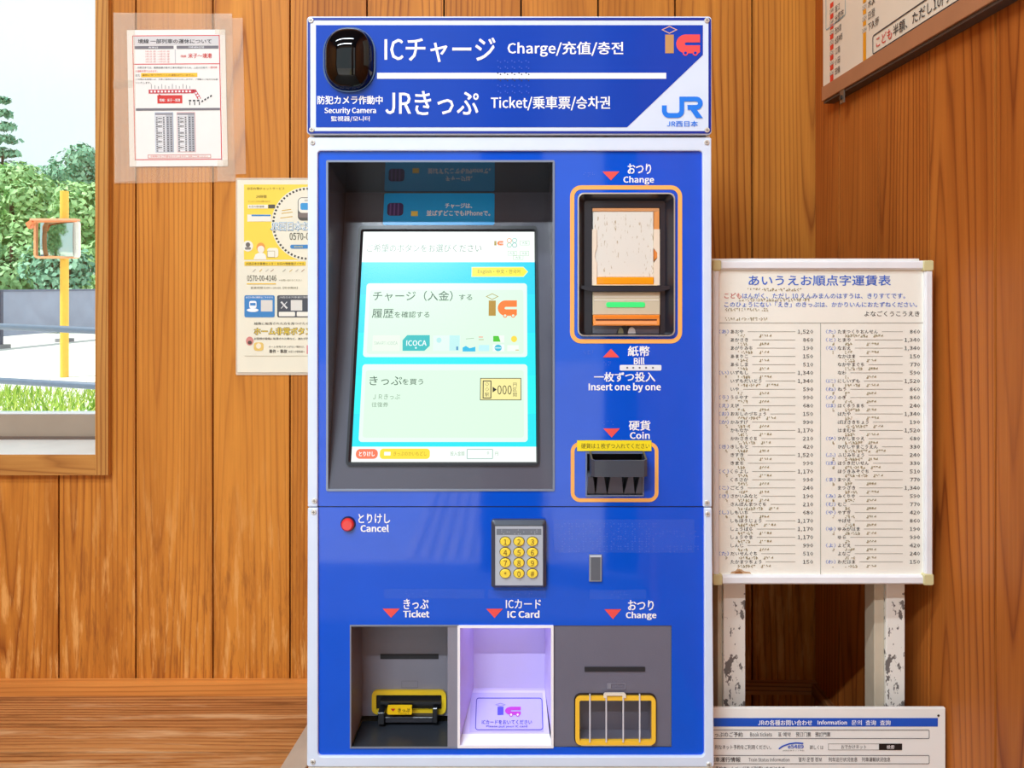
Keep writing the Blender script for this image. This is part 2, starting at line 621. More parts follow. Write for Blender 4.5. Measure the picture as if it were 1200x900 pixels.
    def line(s, t, x, yc, size, mat, align='l', width=None, bold=0.0, n=None, res=1):
        """lettering of a given em size in px, centred on row yc; width squeezes it"""
        n = s.n if n is None else n
        vs, fs = text_geo(t, 0.0, res)
        if not vs:
            return
        vs, fs = heavy(vs, fs, bold)
        k = s.fc.k(x, yc)
        u, w = s.fc.uv(x, yc)
        ax, bx = min(p[0] for p in vs), max(p[0] for p in vs)
        sy = size * k
        sx = (width * k) / (bx - ax) if width else sy
        if align == 'l':
            off = -ax
        elif align == 'r':
            off = -bx
        else:
            off = -(ax + bx) / 2
        s.mb.shared([s.fc.p3(u + (p[0] + off) * sx, w + (p[1] - 0.36) * sy, n + (p[2] if len(p) > 2 else 0)) for p in vs], fs, mat)

def plate_with_holes(dr, x0, y0, x1, y1, holes, mat, n=0.0):
    xs = sorted(set([x0, x1] + [h[0] for h in holes] + [h[2] for h in holes]))
    ys = sorted(set([y0, y1] + [h[1] for h in holes] + [h[3] for h in holes]))
    idx = {}
    pts, fs = [], []
    for j, y in enumerate(ys):
        for i, x in enumerate(xs):
            idx[(i, j)] = len(pts)
            pts.append(dr.fc.p3(*dr.fc.uv(x, y), n))
    for j in range(len(ys) - 1):
        for i in range(len(xs) - 1):
            cx, cy = (xs[i] + xs[i + 1]) / 2, (ys[j] + ys[j + 1]) / 2
            if any(h[0] < cx < h[2] and h[1] < cy < h[3] for h in holes):
                continue
            fs.append((idx[(i, j)], idx[(i + 1, j)], idx[(i + 1, j + 1)], idx[(i, j + 1)]))
    dr.mb.shared(pts, fs, mat)

# Japanese braille cells
_V = {'a': (1,), 'i': (1, 2), 'u': (1, 4), 'e': (1, 2, 4), 'o': (2, 4)}
_ROWS = {'': 'あいうえお', 'k': 'かきくけこ', 's': 'さしすせそ', 't': 'たちつてと', 'n': 'なにぬねの', 'h': 'はひふへほ', 'm': 'まみむめも', 'r': 'らりるれろ'}
_CON = {'': (), 'k': (6,), 's': (5, 6), 't': (3, 5), 'n': (3,), 'h': (3, 6), 'm': (3, 5, 6), 'r': (5,)}
BR = {}
for c_, row_ in _ROWS.items():
    for ch_, v_ in zip(row_, 'aiueo'):
        BR[ch_] = [_V[v_] + _CON[c_]]
BR.update({'や': [(3, 4)], 'ゆ': [(3, 4, 6)], 'よ': [(3, 4, 5)], 'わ': [(3,)], 'を': [(3, 5)], 'ん': [(3, 5, 6)], 'っ': [(2,)], 'ー': [(2, 5)],
           'ゃ': [(1, 6)], 'ゅ': [(1, 4, 6)], 'ょ': [(2, 4, 6)]})
for a_, b_ in zip('がぎぐげござじずぜぞだぢづでどばびぶべぼ', 'かきくけこさしすせそたちつてとはひふへほ'):
    BR[a_] = [(5,)] + BR[b_]
for a_, b_ in zip('ぱぴぷぺぽ', 'はひふへほ'):
    BR[a_] = [(6,)] + BR[b_]
for d_, c_ in zip('1234567890', ((1,), (1, 2), (1, 4), (1, 4, 5), (1, 5), (1, 2, 4), (1, 2, 4, 5), (1, 2, 5), (2, 4), (2, 4, 5))):
    BR[d_] = [c_]
def braille(dr, s, x, y, pitch, mat, dot=0.45, n=None, num=False):
    n = dr.n if n is None else n
    cells = [(3, 4, 5, 6)] if num else []
    for ch in s:
        cells += BR.get(ch, [])
    g = pitch * 0.36
    for i, c in enumerate(cells):
        for k in c:
            dr.disc(x + i * pitch + (g if k > 3 else 0), y + ((k - 1) % 3) * g, dot, dot, mat, n, seg=5)
    return len(cells) * pitch

# ------------------------------------------------------------------ shared materials
W_LIGHT = (0.78, 0.33, 0.062, 1)
wallwood = wood('cedar_wall_boards', (0.60, 0.225, 0.034, 1), (0.49, 0.168, 0.026, 1), (0.29, 0.080, 0.013, 1), wear=0.95, zlo=H - 0.52, zhi=H - 0.25)
sidewood = wood('cedar_side_boards', (0.53, 0.160, 0.026, 1), (0.43, 0.118, 0.020, 1), (0.24, 0.054, 0.010, 1), ring=0.0082)
rearwood = wood('dark_stained_boards', (0.16, 0.085, 0.04, 1), (0.12, 0.06, 0.03, 1), (0.07, 0.03, 0.015, 1))
benchwood = wood('bench_boards', (0.50, 0.225, 0.075, 1), (0.36, 0.135, 0.04, 1), (0.20, 0.06, 0.018, 1), wear=0.9, rough=0.5, taper=0.03, worn=(0.72, 0.46, 0.24, 1), stain=(0.12, 0.035, 0.01, 1), zlo=H - 0.64, zhi=H - 0.60, wsc=(34.0, 3.2))
trimwood = wood('window_casing_boards', (0.60, 0.29, 0.075, 1), (0.47, 0.20, 0.05, 1), (0.28, 0.10, 0.025, 1), ring=0.006)
WHITE = C('F4F6FA', 0.4)
PAPER = C('F3EFE4', 0.6, vary=0.03)
BLACK = C('1A1A1E', 0.45)
BLUE = C('0054D8', 0.05, vary=0.05, coat=0.0, spec=0.6)
DBLUE = C('002A98', 0.3)
FRAMEW = C('DEEAFD', 0.32, vary=0.03)
TXTW = C('FCFCFF', 0.45, vary=0.0)
RED = C('F4524E', 0.45, vary=0.02)
ORG = C('FFB860', 0.4, vary=0.02)
GREY = C('8A8896', 0.5, bump=0.15, bscale=900.0)
DGREY = C('53525F', 0.22, bump=0.12, bscale=1200.0, coat=0.3)
JRBLUE = C('0A7CF0', 0.45, vary=0.0)

# ------------------------------------------------------------------ the room
XR = 0.4723           # face of the side wall
YB = 1.2              # face of the wall behind the machine
OX0, OX1, OZ0, OZ1 = -1.56, -0.643, H - 0.263, H + 0.78    # window opening
ZC = 2.55
def structure(o):
    o['kind'] = 'structure'
    return o
gap = 0.0014
mb = MB()
k_lo = -16
for k in range(k_lo, 5):
    x0, x1 = 0.0141 + 0.1201 * (k - 1), 0.0141 + 0.1201 * k
    x0, x1 = max(x0, -1.9), min(x1, XR + 0.02)
    if x1 - x0 < 0.004:
        continue
    c = 0.0141 + 0.1201 * (k - 0.5)
    parts = []
    if x1 <= OX0 or x0 >= OX1:
        parts.append((x0, x1, 0, ZC))
    else:
        parts += [(x0, x1, 0, OZ0), (x0, x1, OZ1, ZC)]
        if x0 < OX0:
            parts.append((x0, OX0, OZ0, OZ1))
        if x1 > OX1:
            parts.append((OX1, x1, OZ0, OZ1))
    for a, b, z0, z1 in parts:
        ga = gap if a == x0 else 0
        gb = gap if b == x1 else 0
        mb.plank(a + ga, b - gb, YB, YB + 0.014, z0, z1, wallwood, 0, 2, k + 40.5, c)
DARK = C('1C0E08', 0.8)
for a, b, z0, z1 in ((-1.9, OX0, 0, ZC), (OX1, XR + 0.02, 0, ZC), (OX0, OX1, 0, OZ0), (OX0, OX1, OZ1, ZC)):
    mb.box(a, b, YB + 0.0145, YB + 0.11, z0, z1, DARK)
structure(mb.build('wall_back'))
mb = MB()
ys = [YB] + [1.1106 - 0.1195 * i for i in range(28)]
for i in range(len(ys) - 1):
    y1, y0 = ys[i], ys[i + 1]
    if y0 < -1.4:
        break
    mb.plank(XR, XR + 0.014, y0 + 0.0017, y1 - 0.0017, 0, ZC, sidewood, 1, 2, i + 3.5)
mb.box(XR + 0.0145, XR + 0.11, -1.38, YB, 0, ZC, DARK)
structure(mb.build('wall_right'))
mb = MB()
for i in range(21):
    mb.plank(-1.914, -1.9, -1.335 + 0.1207 * i + gap, -1.335 + 0.1207 * (i + 1) - gap, 0, ZC, wallwood, 1, 2, i + 70.5)
mb.box(-2.0, -1.9145, -1.38, YB + 0.11, 0, ZC, DARK)
structure(mb.build('wall_left'))
mb = MB()
RY = -1.3
for i in range(20):
    x0, x1 = -1.9 + 0.1187 * i, -1.9 + 0.1187 * (i + 1)
    z0 = 2.3 if (x0 > -1.85 and x1 < -0.06) or (x0 > 0.10 and x1 < 0.46) else 0
    mb.plank(x0 + gap, x1 - gap, RY - 0.014, RY, z0, ZC, rearwood, 0, 2, i + 110.5)
    mb.box(x0, x1, RY - 0.08, RY - 0.0145, z0, ZC, DARK)
structure(mb.build('wall_rear'))
mb = MB()
mb.box(-2.0, XR + 0.11, -1.385, YB + 0.11, ZC, ZC + 0.1, C('5A4A3C', 0.7))
structure(mb.build('ceiling'))
mb = MB()
mb.box(-2.0, XR + 0.11, -1.385, YB + 0.11, -0.1, 0, C('7A756E', 0.6, bump=0.2))
structure(mb.build('floor'))
# low rail along the foot of the boards
mb = MB()
mb.plank(0.20, XR, YB - 0.012, YB, H - 0.634, H - 0.617, benchwood, 2, 0, 5.2)
structure(mb.build('baseboard_back'))
mb = MB()
mb.plank(XR - 0.010, XR, 0.2, YB - 0.012, H - 0.634, H - 0.617, benchwood, 2, 1, 6.2)
structure(mb.build('baseboard_right'))

# ceiling lamps
def lamp(x, y, name, label, watt):
    e = empty(name, (x, y, ZC), label, 'ceiling lamp', 'fluorescent ceiling lamps')
    b = MB()
    b.box(x - 0.64, x + 0.64, y - 0.05, y + 0.05, ZC - 0.035, ZC, C('EDEDED', 0.4))
    b.build('lamp_housing', e, bevel=0.004)
    b = MB()
    b.cyl((x - 0.6, y, ZC - 0.06), (x + 0.6, y, ZC - 0.06), 0.015, E('F6FBFF', 4.0), 12)
    b.build('tube', e, smooth=False)
    ld = bpy.data.lights.new('tube_light', 'AREA')
    ld.shape = 'RECTANGLE'
    ld.size, ld.size_y = 1.2, 0.05
    ld.energy = watt
    ld.color = (0.80, 0.92, 1.0)
    lo = bpy.data.objects.new('tube_light', ld)
    COL.objects.link(lo)
    lo.parent = e
    lo.location = (0, 0, -0.085)
lamp(-0.65, -0.15, 'ceiling_lamp', 'slim white fluorescent lamp on the ceiling, nearer the ticket machine', LAMP_W[0])
lamp(-0.75, -0.95, 'ceiling_lamp', 'slim white fluorescent lamp on the ceiling, nearer the doorway', LAMP_W[1])

# ------------------------------------------------------------------ window
win = bpy.data.objects.new('window_1', None)
COL.objects.link(win)
win['kind'] = 'structure'
win.location = ((OX0 + OX1) / 2, YB, OZ0)
WLOC[win.name] = Vector(win.location)
def spart(b, name, **kw):
    o = b.build(name, win, **kw)
    o['kind'] = 'structure'
    return o
CO = 0.0193
cy0, cy1 = YB - 0.0115, YB
b = MB()
b.plank(OX1, OX1 + CO, cy0, cy1, OZ0 - 0.032, OZ1 + 0.03, trimwood, 0, 2, 1.1)
spart(b, 'window_casing', bevel=0.001)
b = MB()
b.plank(OX0 - CO, OX1 - 0.0002, cy0, cy1, OZ0 - 0.032, OZ0 - 0.0005, trimwood, 2, 0, 2.1)
spart(b, 'window_casing', bevel=0.001)
b = MB()
b.plank(OX0 - CO, OX1 - 0.0002, cy0, cy1, OZ1, OZ1 + 0.03, trimwood, 2, 0, 3.1)
spart(b, 'window_casing', bevel=0.001)
b = MB()
b.plank(OX0 - CO, OX0, cy0, cy1, OZ0, OZ1, trimwood, 0, 2, 4.1)
spart(b, 'window_casing', bevel=0.001)
sillm = C('F1EFEA', 0.35)
b = MB()
b.box(OX0, OX1, cy0 + 0.0006, YB + 0.10, OZ0 - 0.0003, OZ0 + 0.0004, sillm)
b.box(OX0, OX1, YB + 0.100, YB + 0.104, OZ0 - 0.004, OZ0 + 0.004, C('6A5A50', 0.4))
spart(b, 'window_sill')
b = MB()
b.box(OX1 - 0.0006, OX1, cy0, YB + 0.11, OZ0, OZ1, trimwood)
b.box(OX0, OX0 + 0.0006, cy0, YB + 0.11, OZ0, OZ1, trimwood)
b.box(OX0, OX1, cy0, YB + 0.11, OZ1 - 0.0006, OZ1, trimwood)
spart(b, 'window_jamb')
alum = C('A0907F', 0.42, metal=0.0)
ZS = OZ0 + 0.0415
b = MB()
b.box(OX0 + 0.001, OX1 - 0.001, YB + 0.106, YB + 0.128, OZ0 + 0.002, ZS, alum)
b.box(OX0 + 0.001, OX1 - 0.001, YB + 0.104, YB + 0.13, OZ0, OZ0 + 0.005, C('7F7064', 0.4))
b.box(OX0 + 0.001, OX1 - 0.001, YB + 0.106, YB + 0.13, OZ1 - 0.04, OZ1, alum)
b.box(OX0 + 0.001, OX0 + 0.04, YB + 0.106, YB + 0.13, OZ0, OZ1, alum)
b.box(OX0 + 0.001, OX1 - 0.001, YB + 0.108, YB + 0.127, ZS, ZS + 0.003, C('E8EEF2', 0.3))
spart(b, 'window_sash', bevel=0.001)
b = MB()
b.box(OX0 + 0.03, OX1 - 0.0012, YB + 0.117, YB + 0.121, ZS, OZ1 - 0.03, glassy('window_glass', (0.97, 1.0, 1.0, 1), 0.02, 0.03))
spart(b, 'window_glass')

# ------------------------------------------------------------------ bench
ZB = H - 0.6346
bench = empty('wooden_bench', (-1.05, 1.0, 0), 'worn brown wooden bench running along the wall under the window', 'bench')
for i, (y0, y1) in enumerate(((1.0438, 1.1845), (0.90, 1.0414), (0.755, 0.8976))):
    b = MB()
    b.plank(-1.88, -0.216, y0, y1, ZB - 0.035, ZB, benchwood, 1, 0, 11.3 + i)
    b.build('seat_board', bench, bevel=0.0015)
b = MB()
b.plank(-1.88, -0.216, 1.185, YB - 0.0006, ZB - 0.05, ZB + 0.0205, wood('bench_back_strip', (0.74, 0.30, 0.07, 1), (0.6, 0.21, 0.045, 1), (0.38, 0.12, 0.025, 1), taper=0.03), 2, 0, 21.3)
b.build('back_strip', bench, bevel=0.001)
for x in (-1.7, -1.0, -0.3):
    b = MB()
    b.plank(x - 0.03, x + 0.03, 0.80, 0.86, 0, ZB - 0.035, benchwood, 0, 2, 30.2 + x)
    b.build('leg', bench, bevel=0.002)
    b = MB()
    b.plank(x - 0.03, x + 0.03, 1.1, 1.16, 0, ZB - 0.035, benchwood, 0, 2, 33.2 + x)
    b.build('leg', bench, bevel=0.002)
b = MB()
b.plank(-1.86, -0.22, 0.80, 0.83, ZB - 0.12, ZB - 0.035, benchwood, 2, 0, 39.0)
b.build('apron', bench, bevel=0.001)

# ------------------------------------------------------------------ ticket machine
FD = 0.80
FR = front(FD)
kF = FD / F
mach = empty('ticket_machine', (0.0, 1.0, 0.0), 'tall blue ticket vending machine with a lit touch screen, standing against the wooden wall', 'ticket machine')
def zf(y, d=FD):
    return H + (HY - y) * d / F
def xf(x, d=FD):
    return (x - 600) * d / F
CREAM = C('F2ECD6', 0.4)
b = MB()
xl, xr = xf(363), xf(832)
for (x0, x1, y0, y1, z0, z1) in ((xl, xl + 0.004, FD + 0.001, 1.19, 0.08, zf(22)), (xr - 0.004, xr, FD + 0.001, 1.19, 0.08, zf(22)),
                                 (xl, xr, FD + 0.001, 1.19, zf(22) - 0.004, zf(22)), (xl, xr, 1.186, 1.19, 0.08, zf(22)), (xl, xr, FD + 0.001, 1.19, 0.08, 0.084)):
    b.box(x0, x1, y0, y1, z0, z1, CREAM)
b.build('cabinet', mach)
b = MB()
b.box(xf(361), xf(836), FD - 0.002, 1.18, 0.0, zf(897.5), CREAM)
b.build('plinth', mach, bevel=0.002)
# header sign
b = MB()
d = D(FR, b)
d.block(361.3, 21.5, 832.4, 159.2, -0.004, 0.006, FRAMEW, r=4, ch=0.0008)
sign = b.build('header_sign', mach)
b = MB()
d = D(FR, b, 0.0063)
HBLUE = C('0040B6', 0.2, vary=0.04, coat=0.1, spec=0.35)
d.ring(362.4, 23.2, 831.4, 158.0, 3.0, DBLUE, r=3.5)
u = []
d.poly([(372.0, 31.8), (822.0, 31.8), (822.0, 66.5), (733.8, 150.6), (372.0, 150.6)], HBLUE)
b.build('blue_field', sign)
b = MB()
d = D(FR, b, 0.0066)
d.text('ICチャージ', 451.8, 46.5, 580.8, 75, TXTW, 0.012)
d.text('Charge/充值/충전', 594.8, 51.2, 729.3, 68.7, TXTW, 0.018)
d.rect(443.2, 87.4, 779.2, 94.2, TXTW)
d.text('JRきっぷ', 452.9, 108.4, 561.3, 136.5, TXTW, 0.012)
d.text('Ticket/乗車票/승차권', 575.4, 114.5, 714, 131.0, TXTW, 0.018)
d.text('防犯カメラ作動中', 373.8, 114, 449.7, 124, TXTW, 0.022)
d.text('Security Camera', 382, 127.7, 442, 136, TXTW, 0.022)
d.text('監視器/모니터', 389.7, 137.8, 434.5, 144.3, TXTW, 0.008)
b.build('lettering', sign)
def ic_logo(d, x0, y0, x1, y1, ci, cc, cd, hole, n=None):
    nn = d.n if n is None else n
    def X(t): return x0 + (t - 774.2) / 44.4 * (x1 - x0)
    def Y(t): return y0 + (t - 33.0) / 34.4 * (y1 - y0)
    sx = (x1 - x0) / 44.4
    d.stroke([(X(774.6), Y(37.3)), (X(783), Y(33.4)), (X(791.3), Y(37.3)), (X(783), Y(41.4))], 1.0 * sx, cd, nn, closed=True)
    d.rect(X(778), Y(43), X(788), Y(64.6), ci, nn)
    pts = [(818.4, 42.8)] + [(802 + 11.1 * math.cos(math.radians(a)), 53.7 - 10.9 * math.sin(math.radians(a))) for a in range(90, 271, 12)] + \
          [(817.0, 64.6), (818.4, 63.0), (818.4, 55.4), (802.5, 55.4)] + [(802.5 + 1.7 * math.cos(math.radians(a)), 53.7 - 1.7 * math.sin(math.radians(a))) for a in range(270, 89, -30)] + [(818.4, 52.0)]
    d.poly([(X(a), Y(c)) for a, c in pts], cc, nn)
    for wx in (801.5, 813.0):
        d.disc(X(wx), Y(64.4), 3.1 * sx, 3.1 * sx, cc, nn + 0.0001, 14)
        d.disc(X(wx), Y(64.4), 1.8 * sx, 1.8 * sx, hole, nn + 0.0002, 12)
b = MB()
d = D(FR, b, 0.0066)
ic_logo(d, 774.2, 33, 818.6, 67.4, C('C8955C', 0.4), C('FA4F52', 0.4), C('E8B89C', 0.4), HBLUE)
b.build('card_logo', sign)['label'] = 'tan and red card logo'
def jr_logo(d, ox, oy, s, mat, n=None):
    def T(pts): return [(ox + (a - 850) * s, oy + (c - 485) * s) for a, c in pts]
    arc = lambda cx, cy, r, a0, a1, st: [(cx + r * math.cos(math.radians(a)), cy - r * math.sin(math.radians(a))) for a in range(a0, a1, st)]
    d.stroke(T([(863, 532), (863, 560)] + arc(889, 560, 26, 190, 271, 20) + [(930, 586)] + arc(931, 560, 26, 280, 361, 20) + [(957, 498), (1030, 498)] +
               arc(1034, 520.5, 22.5, 80, -91, -20) + [(988, 543)]), 26 * s, mat, n)
    d.poly(T([(985, 530), (1018, 530), (1070, 600), (1034, 600)]), mat, (n or d.n) + 0.0001)
b = MB()
d = D(FR, b, 0.0066)
jr_logo(d, 774.2, 115, 0.2167, JRBLUE)
d.text('JR西日本', 780, 143.2, 816, 150, JRBLUE, 0.015)
b.build('railway_logo', sign)['label'] = 'light blue railway logo on a white corner'
# braille patch on the white stripe
b = MB()
d = D(FR, b, 0.0069)
for r_ in range(6):
    for c_ in range(5):
        m_ = C('10204C', 0.4) if r_ in (2, 3) else C('2A56C8', 0.3)
        d.disc(583.5 + c_ * 8.2 + (r_ % 2) * 0.6, 73.5 + r_ * 7.1, 0.9, 0.9, m_, None, 6)
        d.disc(586.6 + c_ * 8.2, 73.5 + r_ * 7.1 + 1.6, 0.9, 0.9, m_, None, 6)
b.build('braille_dots', sign)
# security camera dome: a capsule-shaped dark bubble
b = MB()
d = D(FR, b)
domem = C('050609', 0.04, vary=0.0, spec=0.45)
cx, cyu, cyl_ = xf(411.2), zf(66.0), zf(79.0)
rx = 29.0 * kF
ry = 30.0 * kF
rn = 0.020
seg, lay = 40, 14
pts, fs = [], []
for j in range(lay + 1):
    t = math.pi / 2 * j / lay
    cr_, nn_ = math.cos(t), math.sin(t)
    for i in range(seg):
        a = 2 * math.pi * i / seg
        sx, sz = math.cos(a), math.sin(a)
        sx = math.copysign(abs(sx) ** 0.78, sx)
        sz = math.copysign(abs(sz) ** 0.94, sz)
        base = cyu if sz >= 0 else cyl_
        pts.append((cx + rx * cr_ ** 0.8 * sx, FD - 0.006 - rn * nn_, base * (cr_ ** 0.5) + (cyu + cyl_) / 2 * (1 - cr_ ** 0.5) + ry * cr_ ** 0.8 * sz))
for j in range(lay):
    for i in range(seg):
        fs.append((j * seg + i, j * seg + (i + 1) % seg, (j + 1) * seg + (i + 1) % seg, (j + 1) * seg + i))
b.shared(pts, fs, domem)
dome = b.build('security_camera_dome', mach, smooth=True, merge=True)
b = MB()
d = D(FR, b, 0.006)
d.ring(380.8, 34.6, 441.6, 110.4, 2.0, C('5A6A8A', 0.2, metal=0.8), r=29, seg=12, h=0.002)
b.build('dome_rim', dome)

# front: frames and blue panels
b = MB()
d = D(FR, b)
def arcpx(cx, cy, r, a0, a1, n=5):
    return [(cx + r * math.cos(math.radians(a0 + (a1 - a0) * i / n)), cy - r * math.sin(math.radians(a0 + (a1 - a0) * i / n))) for i in range(n + 1)]
up = [(361.3, 593.2), (361.3, 163), (363, 161.3), (831.3, 161.3), (833, 163), (833.6, 593.2), (823.2, 593.2)] + arcpx(818.5, 181.4, 4, 0, 90) + arcpx(377, 181.4, 4, 90, 180) + [(373, 593.2)]
d.ppoly(up, -0.002, 0.003, FRAMEW)
b.build('panel_frame', mach, bevel=0.0012)
b = MB()
d = D(FR, b)
lo_ = [(361.3, 594.2), (373.4, 594.2)] + arcpx(378, 880, 4.5, 180, 270) + arcpx(820.3, 880, 4.5, 270, 360) + [(824.5, 594.2), (833.6, 594.2), (836, 895), (834.5, 897), (362, 897), (360.4, 895)]
d.ppoly(lo_, -0.002, 0.003, FRAMEW)
b.build('panel_frame', mach, bevel=0.0012)
SCR = (384.5, 189.8, 648.0, 573.2)
BILL = (677.5, 227.5, 789.5, 392.5)
COIN = (687.5, 531, 753, 580)
TRAY = (411.6, 733, 787, 875.4)
b = MB()
plate_with_holes(D(FR, b), 368, 168, 829, 593.2, [SCR, BILL, COIN], BLUE)
upper = b.build('upper_panel', mach)
b = MB()
plate_with_holes(D(FR, b), 368, 594.4, 830, 890, [TRAY], BLUE)
lower = b.build('lower_panel', mach)
b = MB()
D(FR, b).rect(364, 592.8, 832, 594.8, C('0A1E60', 0.5), -0.001)
b.build('panel_joint', mach)
# screws
scr_m = C('C9C2B8', 0.3, metal=0.6)
for (sx, sy, nb) in ((366.3, 26.3, 0.006), (826.6, 26.4, 0.006), (367.2, 153.4, 0.006), (826.8, 153.8, 0.006), (367.2, 167.6, 0.003), (827.2, 167.5, 0.003),
                     (369.4, 585.8, 0.003), (368.6, 599, 0.003), (827.6, 588, 0.003), (828.2, 601, 0.003), (367.6, 890.4, 0.003), (829.8, 893.6, 0.003)):
    b = MB()
    d = D(FR, b)
    d.rod(sx, sy, 3.1, 3.1, nb - 0.001, nb + 0.0012, C('E6E2DA', 0.35, metal=0.3), ch=0.0005, seg=14)
    d.rect(sx - 1.8, sy - 0.35, sx + 1.8, sy + 0.35, C('77706A', 0.5), nb + 0.0014)
    d.rect(sx - 0.35, sy - 1.8, sx + 0.35, sy + 1.8, C('77706A', 0.5), nb + 0.0015)
    b.build('screw', mach)

# screen recess: leaning panel, bottom flush, top set back
zt, zb = zf(189.8), zf(573.2)
xa, xb = xf(384.5), xf(648.0)
DB = 0.8867
ztb = H + 0.1057
TILT = math.atan2(DB - FD, ztb - zb)
SF = Face((0, FD, zb), (1, 0, 0), (0, math.sin(TILT), math.cos(TILT)), (0, -math.cos(TILT), math.sin(TILT)))
b = MB()
b.face([(xa, FD, zb), (xb, FD, zb), (xb, DB, ztb), (xa, DB, ztb)], DGREY)
b.face([(xa, FD, zb), (xa, DB, ztb), (xa, FD, zt)], DGREY)
b.face([(xb, FD, zb), (xb, DB, ztb), (xb, FD, zt)], DGREY)
b.face([(xa, FD, zt), (xb, FD, zt), (xb, DB, ztb), (xa, DB, ztb)], C('232830', 0.05, vary=0.02, coat=1.0))
bez = b.build('screen_bezel', mach)
b = MB()
D(FR, b).ring(382.4, 187.8, 650.0, 575.2, 2.4, C('8C96AC', 0.3, metal=0.4), 0.0, r=2, h=0.0012)
b.build('bezel_rim', bez)
b = MB()
d = D(SF, b)
X0, Y0, X1, Y1 = 420.5, 265.5, 631.3, 546
su0, sw1 = SF.uv(421.2, 265.5)
su1, sw0 = SF.uv(631.8, 546)
# true rectangle in the leaning plane
su0 = SF.uv(405.6, 546)[0]
fr_out = rr_uv(su0, sw0, su1, sw1, 0.004)
fr_in = rr_uv(su0 + 0.0052, sw0 + 0.004, su1 - 0.0030, sw1 - 0.0065, 0.0005)
N_ = len(fr_out)
FRM = C('202028', 0.3)
b.shared([SF.p3(u, w, 0) for u, w in fr_out] + [SF.p3(u, w, 0.0028) for u, w in fr_out] +
         [SF.p3(SF_u, SF_w, 0.0028) for SF_u, SF_w in rr_uv(su0 + 0.0025, sw0 + 0.0025, su1 - 0.0015, sw1 - 0.004, 0.003)] +
         [SF.p3(u, w, 0.0004) for u, w in fr_in],
         [(i, (i + 1) % N_, N_ + (i + 1) % N_, N_ + i) for i in range(N_)] + [(N_ + i, N_ + (i + 1) % N_, 2 * N_ + (i + 1) % N_, 2 * N_ + i) for i in range(N_)] +
         [(2 * N_ + i, 2 * N_ + (i + 1) % N_, 3 * N_ + (i + 1) % N_, 3 * N_ + i) for i in range(N_)], FRM)
b.build('screen_frame', bez)
b = MB()
d = D(SF, b, 0.0006)
scrn_u0, scrn_u1, scrn_w0, scrn_w1 = su0 + 0.0052, su1 - 0.0030, sw0 + 0.004, sw1 - 0.0065
WS, CY, CY2 = E('F6FFFA', 1.05), E('00DDF8', 1.0), E('02F6F6', 1.0)
PG, PG2 = E('DFFBE4', 1.0), E('EAFDF2', 1.0)
INK = E('3A5640', 0.9)
INK2 = E('88A088', 0.9)
def ru(u0, w0, u1, w1, mat, n, r=0.0):
    d.flat(rr_uv(u0, w0, u1, w1, r), mat, n)
def wy(y): return SF.uv(520, y)[1]
def wx(x, y): return SF.uv(x, y)[0]
# backlight: four bands of cyan, white bars above and below
ru(scrn_u0, wy(307.4), scrn_u1, scrn_w1, WS, 0.0006)
bands = [(307.4, 345, '00DAF8'), (345, 390, '00E4FA'), (390, 440, '00F0FA'), (440, 485, '02F8F8'), (485, 523.5, '00ECF8')]
for y0, y1, h_ in bands:
    ru(scrn_u0, wy(y1), scrn_u1, wy(y0), E(h_, 1.0), 0.0006)
ru(scrn_u0, scrn_w0, scrn_u1, wy(523.5), WS, 0.0006)
pu0, pu1 = wx(422.8, 470), wx(618.2, 470)
ru(pu0, wy(418.6), pu1, wy(332.2), PG2, 0.0008, 0.0035)
ru(pu0 + 0.004, wy(415), pu1 - 0.004, wy(340), PG, 0.0009, 0.003)
ru(pu0, wy(518), pu1, wy(427), PG2, 0.0008, 0.0035)
ru(pu0 + 0.004, wy(513), pu1 - 0.004, wy(434), PG, 0.0009, 0.003)
d.n = 0.0011
d.text('ご希望のボタンをお選びください', 430.5, 286.3, 564.3, 295.8, INK2, 0.004)
ic_logo(d, 578.2, 280.4, 589.8, 288.6, E('A89020'), E('FF8038'), E('DDE8C8'), WS)
for (cx_, cy_, hh) in ((596.8, 282.2, 'F0A060'), (603, 282.2, '90D8C8'), (596.8, 287.6, '90D8B8'), (603, 287.6, '88C8C0')):
    d.circ(cx_, cy_, 3.0, 0.8, E(hh, 0.9))
for (a, c, e_, g_) in ((609.4, 282.4, 620.4, 287.8), (595, 294.5, 605.5, 299.8), (609.4, 294.5, 619.8, 300.2), (601.2, 299.7, 613.2, 304.8)):
    d.ring(a, c, e_, g_, 0.5, E('C0E0C0', 0.9))
    d.line('大型', (a + e_) / 2, (c + g_) / 2, 3.4, E('90C098', 0.9), 'c')
d.poly([(552.8, 313.2), (613.4, 313.0), (618.8, 318.8), (613.4, 324.8), (552.6, 324.8)], E('FFFFB8', 1.0))
d.n = 0.0013
d.poly([(553.6, 314.0), (613.0, 313.8), (617.8, 318.8), (613.0, 324.0), (553.4, 324.0)], E('FFF238', 1.0))
d.n = 0.0015
d.text('English・中文・한국어', 560, 316.2, 609.3, 321.8, E('8A7A10', 0.8))
d.text('チャージ（入金）', 437.8, 341.2, 530.5, 353, INK, 0.004)
d.text('する', 538, 345.4, 553.4, 352.0, INK, 0.004)
d.text('履歴', 436.5, 362.3, 461.2, 372.9, INK, 0.002)
d.text('を確認する', 462.7, 365.3, 503.4, 372.6, INK, 0.004)
ic_logo(d, 569.7, 344.3, 605.9, 372.7, E('B88C14', 1.0), E('FF7C14', 1.0), E('B89830', 0.9), PG)
